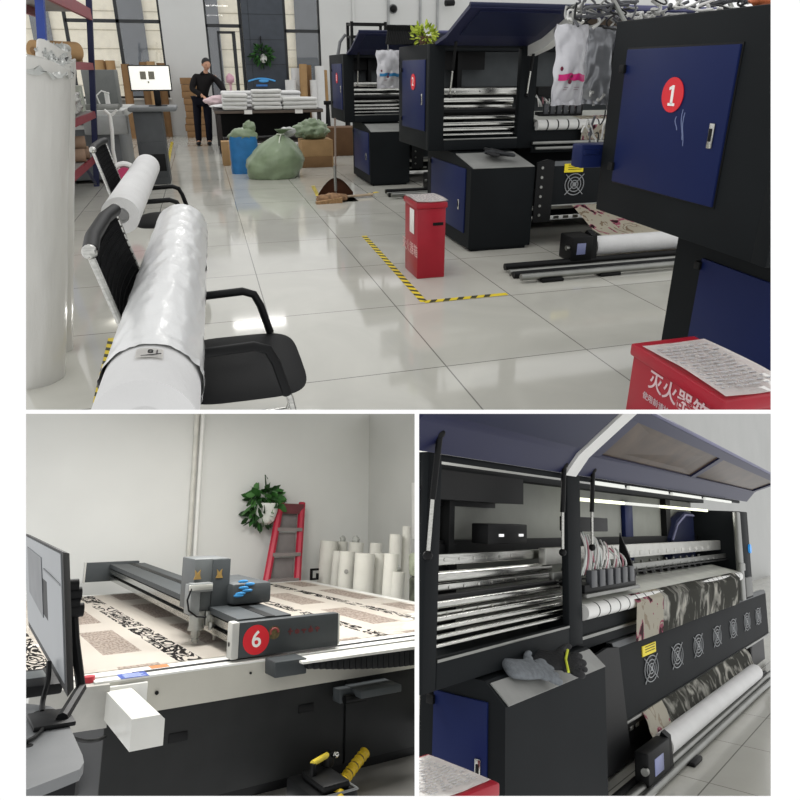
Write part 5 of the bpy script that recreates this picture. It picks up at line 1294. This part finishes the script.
for s in (.89, .71, .53):
    a, b = lerp(ext(lb_l, lt_l), lt_l, s) - LO, lerp(ext(lb_r, lt_r), lt_r, s) - LO
    obj('back_panel', MB().hexa([a + Vector((.04, .06, -.16)), b + Vector((-.04, .06, -.16)), b + Vector((-.04, .08, -.16)), a + Vector((.04, .08, -.16)), a + Vector((.04, .06, .12)), b + Vector((-.04, .06, .12)), b + Vector((-.04, .08, .12)), a + Vector((.04, .08, .12))]), mat('grey mesh panel', '74706f', .6), ld)
# hanging plant
c = aty(264, 503, 9.6)
t = thing('hanging_plant', 'trailing green plant in a white wall basket left of the red ladder', 'plant', (c.x, 9.75, c.z))
leafball('foliage', '', '', (0, -.16, .03), (.23, .14, .22), 130, [GREENDK, GREEN, mat('leaf mid', '3f6a34', .5, vary=.2)], 31, .17, .5, t, .55)
leafball('trailing_leaves', '', '', (-.06, -.16, -.20), (.20, .10, .14), 34, [GREENDK, GREEN], 32, .14, .8, t, .6)
obj('basket', MB().lathe([(.05, -.30), (.13, -.24), (.17, -.10), (.175, .02), (.16, .02)], (0.02, -.19, -.02), 20), mat('white lattice basket', 'cfd2cc', .6), t)
obj('stem', MB().tube([(0, -.16, -.1), (.02, -.15, .2), (-.01, -.17, .42), (.02, -.2, .36)], .008, 6), GREENDK, t)
# rolls of fabric standing behind the machine
RW = mat('standing white roll', 'c6c5bd', .6, spec=.3, vary=.05, scale=4)
rl = [(314, 331, 539.5, 4.95, 'leftmost tall standing roll, nearest the red ladder'), (331.6, 342, 540, 5.25, 'thin standing roll at the rear, second tall one from the ladder'), (326.5, 337, 549.6, 4.85, 'slim shorter standing roll in front of the two tall left ones'),
      (334.5, 349, 550, 4.75, 'wide shorter standing roll with a small printed spot'), (343, 357, 541, 5.2, 'rear standing roll with the plastic tuft on top'), (350, 369, 552, 4.75, 'wide standing roll in the middle of the front row'),
      (364, 375.5, 541.7, 5.2, 'rear roll rising behind the middle of the row'), (368, 380.5, 552, 5.02, 'standing roll right of the wide middle one'), (378, 392, 552.5, 4.75, 'front standing roll left of the short roll'),
      (385, 397, 533, 5.15, 'tall bright roll rising above the short roll at the right'), (381.5, 398, 570.5, 4.80, 'shortest standing roll in front at the right of the row'), (398, 406.5, 525, 5.35, 'tallest rearmost roll at the right end of the row')]
for i, (l, r, tp, x, lab) in enumerate(rl):
    a = atx((l + r) / 2, 590, x); z = atx((l + r) / 2, tp + 1.5, x).z; rr_ = (r - l) / 2 * math.hypot(x, a.y) / 660 * 1.02
    t = thing('standing_roll', lab, 'roll', (x, a.y, 0), 'white rolls standing by the cutting machine')
    lx = (a.y) * .0
    obj('wound_fabric', MB().pipe((0, 0, 0), (.08 if i % 2 else .10, 0, z), rr_, rr_ * .4, 24), RW, t)
    if i in (1, 4, 10):
        mb = MB(); mb.smooth = 80; mb.ball((.09, 0, z + .03), (rr_ * .5, rr_ * .5, .06), 3, lambda p: 1 + .5 * fbm(p, 3, i)); obj('film_tuft', mb, mat('grey film tuft', '9d9f9a', .3), t)
    if i == 3: obj('printed_spot', MB().disc((.08 * .8 - .49 * rr_ * .97, -.87 * rr_ * .97, z * .8), (-.49, -.87, 0), .03, .012, 16), mat('faded grey print', '8d8c88', .6), t)
p = atx(405, 575, 5.2)
t = thing('brown_post', 'brown tube between the standing rolls and the dark bag', 'tube', (5.7, atx(403, 590, 5.7).y, 0)); z = atx(403, 545, 5.7).z
obj('tube_wall', MB().cyl((0, 0, 0), (.05, 0, z), .05, seg=12), CARD, t)
p = atx(408, 580, 4.9)
mb = MB(); mb.smooth = 50; mb.box((p.x - .16, p.y - .5, 0), (p.x + .16, p.y + .25, atx(408, 556, 4.9).z), .05)
t = thing('storage_bag', 'dark green bag with pale top at the right end of the rolls', 'bag', (5.12, atx(412, 580, 5.12).y - .22, 0))
zt_ = atx(408, 553, 4.95).z; zm = atx(408, 577, 4.95).z
obj('lower_bag', MB().box((-.12, -.35, 0), (.2, .14, zm), .04), mat('mossy dark bag', '4c5044', .6, vary=.6, scale=9), t)
obj('upper_bag', MB().box((-.12, -.35, zm), (.2, .14, zt_), .04), mat('pale green bag', '8f9582', .5, vary=.25, scale=6), t)
mb = MB(); y_ = 8.2; mb.box((6.0, 7.6, 1.42), (6.04, 8.42, 2.25), .004); b = base(mb)
solo('white_board', mb, WHITEM, 'white board fixed to the right wall above the dark green bag', 'board')
c = atz(308, 579, .85)
t = thing('table_clamp', 'small black clamp on the far edge of the cutting machine', 'clamp', (c.x - .03, 9.06, .853))
obj('clamp_post', MB().box((-.03, -.02, 0), (.0, .02, .16), .004), BLACK2, t); obj('clamp_jaw', MB().box((-.03, -.02, .13), (.10, .02, .16), .004).box((0, -.02, 0), (.10, .02, .025), .004).box((.07, -.02, 0), (.10, .02, .09), .004), BLACK2, t)
# vacuum with yellow hose
v0 = atz(322, 790, .1)
t = thing('vacuum_pump', 'black vacuum with yellow handle on the floor below the cutting machine', 'vacuum', (v0.x, v0.y, 0)); VO = Vector((v0.x, v0.y, 0))
obj('pump_body', MB().box((-.16, -.24, 0), (.14, .22, .15), .03), mat('black vacuum body', '161718', .4, spec=.3), t)
obj('pump_top', MB().box((-.10, -.20, .15), (.10, .12, .20), .02), BLACK2, t)
obj('pump_trim', MB().tube([(-.15, -.23, .152), (.13, -.23, .152), (.13, .2, .152)], .008, 6), mat('grey trim', '6a6c6c', .4), t)
h = obj('handle_post', MB().box((-.085, -.02, .18), (-.055, .02, .27), .006).box((.055, .06, .18), (.085, .10, .27), .006), BLACK2, t)
obj('handle_grip', MB().cyl((-.075, .0, .268), (.075, .08, .268), .019, seg=14), mat('yellow grip', 'd8c23c', .45), t)
obj('gauge', MB().lathe([(.03, .0), (.05, .03), (.05, .08), (.03, .1)], (.13, .18, .15), 16), BLACK2, t); obj('gauge_knob', MB().ball((.17, .13, .24), .025, 2), CHROME, t)
hs = [atz(338, 806, .10), atz(339, 790, .14), aty(346, 777, 4.40), aty(356, 764, 4.48), aty(366, 751, 4.56)]
mb = MB(); sm = []
for k in range(len(hs) - 1):
    for i in range(7): sm.append(lerp(hs[k], hs[k + 1], i / 7))
mb.tube(sm, [.033 + .008 * (i % 2) for i in range(len(sm))], 14)
for i, f in enumerate(mb.bm.faces):
    f.material_index = 1 if (i // 14) % 4 == 3 else 0
solo('hose', mb, [mat('yellow ribbed hose', 'c4a51e', .45, vary=.1), mat('dark hose groove', '5c4a10', .6)], 'ribbed yellow hose rising from the black vacuum', 'hose')
# ================================================================== PRESS ROOM (lower right picture)
ROOM = 'press'
OX, OY = 2.35, 1.694
PR = dict(D=.55, zb=.88, zt=1.85, xo0=.10, pw=.10, xo1=1.41, xp1=1.60, xe=5.80, xr=6.10, zo0=1.0, zo1=1.82, fd=.03,
  rails=[(.55, 1.36, .055, 'b'), (.48, 1.28, .030, 'c'), (.48, 1.23, .035, 'b'), (.40, 1.19, .018, 'd'), (.36, 1.165, .020, 'c'), (.32, 1.13, .020, 'b'), (.26, 1.115, .014, 'c'), (.2, 1.085, .014, 'c'), (.13, 1.06, .012, 'c'), (.07, 1.035, .010, 'c')],
  head=(1.66, 2.56, -.005, 1.13, 1.60), tube=.0065, zp=1.05, rp=.046, yp=.0, seg=.16, rext=.12, pbeams=[(.22, .27, 1.30, 1.40, ALU), (.17, .2, 1.215, 1.26, STEEL), (.14, .16, 1.20, 1.212, BLACK2)], frontbars=[(.02, .90, .02)], pinch=16,
  door=(.03, .3, 1.05, 1.7), lidH=(0, 1.86), lidB=(-.09, 1.975), lidC=(-.41, 2.20), skirt=.06, dark_panel=1, lidt=.02, lidk=.03, lidm=3.0, lids=(.06, .80), winx=[1.62, 3.75, 6.3], ler=.018, lx0=-.2, lx1=1.42, lx2=1.50, aw=.15, wins=2, lidfw=.06, lxe=.6,
  struts=[(.0, 1.42, .6), (1.32, 1.40, .3), (1.75, 1.42, .3)],
  strips=[(.1, 1.05, .02, 1.835, .15), (1.05, 1.25, .02, 1.835, 1.2), (1.75, 2.3, -.03, 1.815, .7), (2.4, 3.3, -.03, 1.815, .7), (3.42, 4.3, -.03, 1.815, .7), (4.45, 5.5, -.03, 1.815, .7), (2.2, 3.1, .26, 1.72, 1.6), (3.1, 4.0, .26, 1.72, .5), (4.0, 5.7, .26, 1.72, 1.6)],
  xc0=.45, xc1=1.60, yc0=-.14, yc1=.32, yt0=-.035, zc=.78, clk=.52, cdoor=(-.055, .235, .20, .785), clock=.10, xv0=2.11, xv1=7.15, zv1=.815, zv0=.325, yv=0, tv=.05, vb=0,
  fans=[2.81, 3.44, 4.05, 4.70, 5.35, 6.0, 6.6], fr=(.145, .085), fz=.50, bracket=(1.62, 2.12, -.03, .12, .82), bsl=.15, feedz=.36, feedy=.03,
  take=dict(rails=[(-.21, .035, .024), (-.16, .05, .028), (-.10, .04, .03)], rx0=1.75, rx1=6.2, motor=(2.50, -.16), ms=(.42, .21), rz=.13, md=.09, fw=.07, rb=.029, feet=[(2.9, -.2), (6.1, -.2)]),
  post=(5.78, 5.93, .80, 1.72))
pr = printer('long black printer with raised blue lid, striped platen and row of fans, seen close up', (OX, OY, 0), PR, None)
obj('end_hood', MB().prism([(4.9, 1.20), (4.9, 1.42), (5.1, 1.60), (5.45, 1.70), (5.75, 1.68), (5.75, 1.20)], 'y', .42, .50), NAVYDK, pr)
obj('hood_arc', MB().tube([(4.9, .41, 1.40), (5.1, .41, 1.56), (5.4, .41, 1.66), (5.72, .41, 1.66)], .012, 6), mat('grey violet arc', '5d5e7a', .5), pr)
obj('rear_column', MB().box((3.75, .48, 1.2), (3.95, .52, 1.75), .004), NAVY, pr)
obj('blue_button', MB().cyl((6.40, -.02, 1.32), (6.40, .02, 1.32), .05, seg=14), mat('bright blue button', '2f8fd8', .3, emit=.4), pr)
obj('end_box', MB().box((5.98, -.03, .82), (6.30, .2, 1.02), .01), mat('grey end box', '6b6c6a', .5), pr)
# printed fabric
FP = print_mat('mushroom and smoke print', 'cfcabb', ('4a2a30', 'b8687c', 'b3a692', 1.1, 1.1, 1.5), -.98, sc=1.5)
xa, xb = OX + 2.40, OX + 5.50
mb = MB(); mb.smooth = 80; mb.grid(strip([(OY + .20, 1.115), (OY + .05, 1.10), (OY - .02, 1.095), (OY - .065, 1.05), (OY - .06, .98), (OY - .05, .84), (OY - .045, .80)], xa, xb, wave=.004), 40, 36, .003)
solo('printed_fabric', mb, FP, 'fabric printed with mushroom and grey smoke coming out over the press platen', 'fabric')
mb = MB(); mb.smooth = 80; mb.grid(strip([(OY - .016, .335), (OY - .05, .28), (OY - .065, .22), (OY - .08, .19)], OX + 2.56, OX + 5.8, wave=.004), 40, 16, .003)
FP2 = print_mat('lower smoke print', 'cfcabb', ('4a2a30', 'b8687c', 'b3a692', 1.1, 1.1, 1.5), -1.2, sc=1.5)
solo('printed_fabric', mb, FP2, 'lower length of printed fabric hanging below the fan cover to the white roll', 'fabric')
t = thing('fabric_roll', 'long white take-up roll lying along the floor before the fan cover', 'roll', (OX + 2.62, OY - .12, .055))
obj('wound_fabric', MB().cyl((0, 0, .09), (3.0, 0, .09), .072, seg=32), FABW, t); obj('core', MB().cyl((-.05, 0, .09), (3.08, 0, .09), .035, seg=16), CARD2, t)
# gloves on the tray
def glove(label, c, yaw, m, cuff, s=1.0):
    t = thing('work_glove', label, 'glove', c, 'gloves on the printer trays', yaw); n = Vector((0, -.42, .9)).normalized()
    mb = MB(); mb.smooth = 120
    P = [(0, 0, 0), (.06, 0, .006), (.12, 0, .006)]; E = [(0, 1), (1, 2)]; Rr = [(.060, .020), (.074, .024), (.070, .020)]
    for k in range(4):
        i0 = len(P); y = -.051 + .034 * k; l = (.045, .058, .055, .038)[k]
        P += [(.13 + l * .5, y * 1.05, .006), (.13 + l, y * 1.08, .0)]; E += [(2, i0), (i0, i0 + 1)]; Rr += [.017, .014]
    i0 = len(P); P += [(.08, .085, .008), (.12, .105, .004)]; E += [(1, i0), (i0, i0 + 1)]; Rr += [.016, .012]
    i0 = len(P); P += [(-.05, 0, .004), (-.095, .006, .0)]; E += [(0, i0), (i0, i0 + 1)]; Rr += [(.056, .019), (.062, .020)]
    mb.skin([(p[0] * s, p[1] * s, p[2] * s + .018) for p in P], E, [(r[0] * s, r[1] * s) if isinstance(r, tuple) else r * s for r in Rr], 2)
    obj('glove_hand', mb, m, t)
    mb = MB()
    if cuff:
        mb.tube([(-.10 * s, .064 * s * math.cos(a), .022 + .020 * s * math.sin(a)) for a in [k * PI / 6 for k in range(12)]], .005 * s, 6, True); mb.tube([(.10 * s, -.07 * s, .05), (.09 * s, 0, .05), (.10 * s, .06 * s, .045)], .006 * s, 6); obj('cuff_hem', mb, mat('lime yellow hem', 'c9d23c', .6), t)
    return t
GG = mat('grey glove knit', '6d7276', .8, vary=.2, scale=40, bump=.4, bscale=120); GB = mat('black glove rubber', '1b1c1e', .6, bump=.3, bscale=90)
g0 = atz(530, 676, .835); g1 = atz(550, 672, .84)
glove('grey knitted work glove lying on the printer tray', (g0.x - .10, OY - .065, .862), R(265), GG, False, 1.2).rotation_euler = (R(30), R(8), R(-20))
glove('black work glove with lime yellow hem beside the grey one on the tray', (g1.x + .06, OY - .045, .862), R(265), GB, True, 1.15).rotation_euler = (R(34), R(4), R(-62))
# floor, wall, red box
TILE2 = tile_mat('light floor tiles', 'b9b8b0', '75746e', .95, .42, .2, .03, .16, .004, .45)
struct('floor', MB().box((1.0, .15, -.05), (34, 4.3, 0)), TILE2)
struct('wall_back', MB().box((-1, 4.2, 0), (40, 4.4, 9)), mat('hall wall beyond press', 'b2b3b1', .85, spec=.15, vary=.04, scale=.8))
q1, q2, q3 = atz(428, 752, .62), atz(467, 780, .62), atz(440, 797, .62)
fb3 = fire_box('red fire extinguisher box at the left foot of the long press', (2.36, 1.63, 0), .34, .36, .60, R(-8))
sheet('paper_sheet', 'white printed paper lying on the red box beside the long press', (2.35, 1.63, .602), .33, .33, R(-8), None, 14, .004)

ROOM = 'hall'
glove('black work glove lying on the grey tray of printer 2', (2.62, 5.98, .86), 0, GB, False, 1.15).rotation_euler = (R(12), 0, R(60))
glove('black and grey glove beside the other glove on the tray of printer 2', (2.70, 5.93, .855), 0, mat('charcoal glove', '2c2e31', .7), False, 1.1).rotation_euler = (R(12), 0, R(130))
# ================================================================== light
SC.view_settings.view_transform = 'Standard'; SC.view_settings.look = 'None'; SC.view_settings.exposure = 0; SC.view_settings.gamma = 1; SC.view_settings.use_curve_mapping = False
w = bpy.data.worlds.new('daylight'); SC.world = w; w.use_nodes = True
w.node_tree.nodes['Background'].inputs['Color'].default_value = (1, 1, 1, 1); w.node_tree.nodes['Background'].inputs['Strength'].default_value = 1.02
def lamp(room, loc, target, sx, sy, power, col=(1, .98, .95), name='ceiling_or_fill_lamp'):
    l = bpy.data.lights.new(name, 'AREA'); l.shape = 'RECTANGLE'; l.size = sx; l.size_y = sy; l.energy = power; l.color = col
    o = bpy.data.objects.new(name, l); COL.objects.link(o)
    d = (Vector(target) - Vector(loc)); q = d.to_track_quat('-Z', 'Y')
    o.matrix_world = WORLD[room] @ (Matrix.Translation(loc) @ q.to_matrix().to_4x4())
    return o
for y in (5, 10, 15):
    lamp('hall', (.8, y, 3.9), (.8, y, 0), 1.2, .3, 18)
for p in ((1.5, 5, 3.2), (3.5, 5, 3.2), (2.5, 7, 3.4)): lamp('cutting', p, (p[0], p[1], 0), 1.2, .6, 80)  # unseen fill lamps, added to brighten the cutting room walls and bed
for p in ((6, 1.2, 3.2), (8, 1.5, 3.4)): lamp('press', p, (p[0] - 1, p[1], 0), 1.2, .5, 16)  # added fill lamps over the press, no visible fitting
gl = bpy.data.lights.new('tool_lamp', 'POINT'); gl.energy = 5; gl.color = (1, .86, .62); gl.shadow_soft_size = .04
go = bpy.data.objects.new('tool_lamp', gl); COL.objects.link(go); go.location = WORLD['cutting'] @ Vector((1.9, 5.45, 1.03))

# ================================================================== camera
cd = bpy.data.cameras.new('camera'); cam = bpy.data.objects.new('camera', cd); COL.objects.link(cam); SC.camera = cam
cd.sensor_fit = 'HORIZONTAL'; cd.sensor_width = 36; cd.lens = FPX / 800 * 36; cd.shift_y = -(400 - PCY) / 800; cd.clip_start = .02; cd.clip_end = 200
T_ = A0.transposed(); m = Matrix((T_.col[0], -T_.col[1], -T_.col[2])).transposed()
cam.matrix_world = Matrix.Translation(EYE['hall']) @ m.to_4x4()

# ================================================================== place the rooms and end each one where the building section ends
bpy.context.view_layer.update()
for n, k in room_of.items():
    o = bpy.data.objects.get(n)
    if o is not None and o.parent is None: o.matrix_world = WORLD[k] @ o.matrix_basis
bpy.context.view_layer.update()
eye = EYE['hall']
def section(k):
    x0, x1, y0, y1 = EXT[k]
    c = [A0.transposed() @ Vector(((x - PCX) / FPX, (y - PCY) / FPX, 1)) for x, y in ((x0, y0), (x1, y0), (x1, y1), (x0, y1))]
    mid = c[0] + c[1] + c[2] + c[3]; out = []
    for i in range(4):
        n = c[i].cross(c[(i + 1) % 4]).normalized()
        out.append(-n if n.dot(mid) > 0 else n)      # pointing out of the room
    return out
SEC = {k: section(k) for k in AX}
def top(o):
    while o.parent: o = o.parent
    return o
for nm_ in [o.name for o in COL.objects]:
    o = bpy.data.objects.get(nm_)
    if o is None or o.type != 'MESH': continue
    k = room_of.get(top(o).name)
    if k is None: continue
    W = o.matrix_world; vs = [W @ v.co for v in o.data.vertices]; kill = False; cut = []
    for n in SEC[k]:
        d = [(v - eye).dot(n) for v in vs]
        if min(d) > 0: kill = True; break
        if max(d) > 0: cut.append(n)
    if kill:
        for c in list(o.children_recursive): bpy.data.objects.remove(c)
        bpy.data.objects.remove(o); continue
    if cut:
        Wi = W.inverted(); e = Wi @ eye; me = o.data.copy() if o.data.users > 1 else o.data
        bm = bmesh.new(); bm.from_mesh(me)
        for n in cut:
            ln = (Wi.to_3x3() @ n).normalized()
            g = bmesh.ops.bisect_plane(bm, geom=bm.verts[:] + bm.edges[:] + bm.faces[:], plane_co=e, plane_no=ln, clear_outer=True)
            es = [x for x in g['geom_cut'] if isinstance(x, bmesh.types.BMEdge)]
            if es:
                try: bmesh.ops.holes_fill(bm, edges=es, sides=0)
                except Exception: pass
        for x in bm.edges:
            if len(x.link_faces) != 2 or x.calc_face_angle(0) > .66: x.smooth = False
        if not bm.faces:
            bm.free()
            for c in list(o.children_recursive): bpy.data.objects.remove(c)
            bpy.data.objects.remove(o); continue
        bm.to_mesh(me); bm.free(); o.data = me
for nm_ in [o.name for o in COL.objects]:
    o = bpy.data.objects.get(nm_)
    if o.type == 'EMPTY' and not o.children: bpy.data.objects.remove(o)
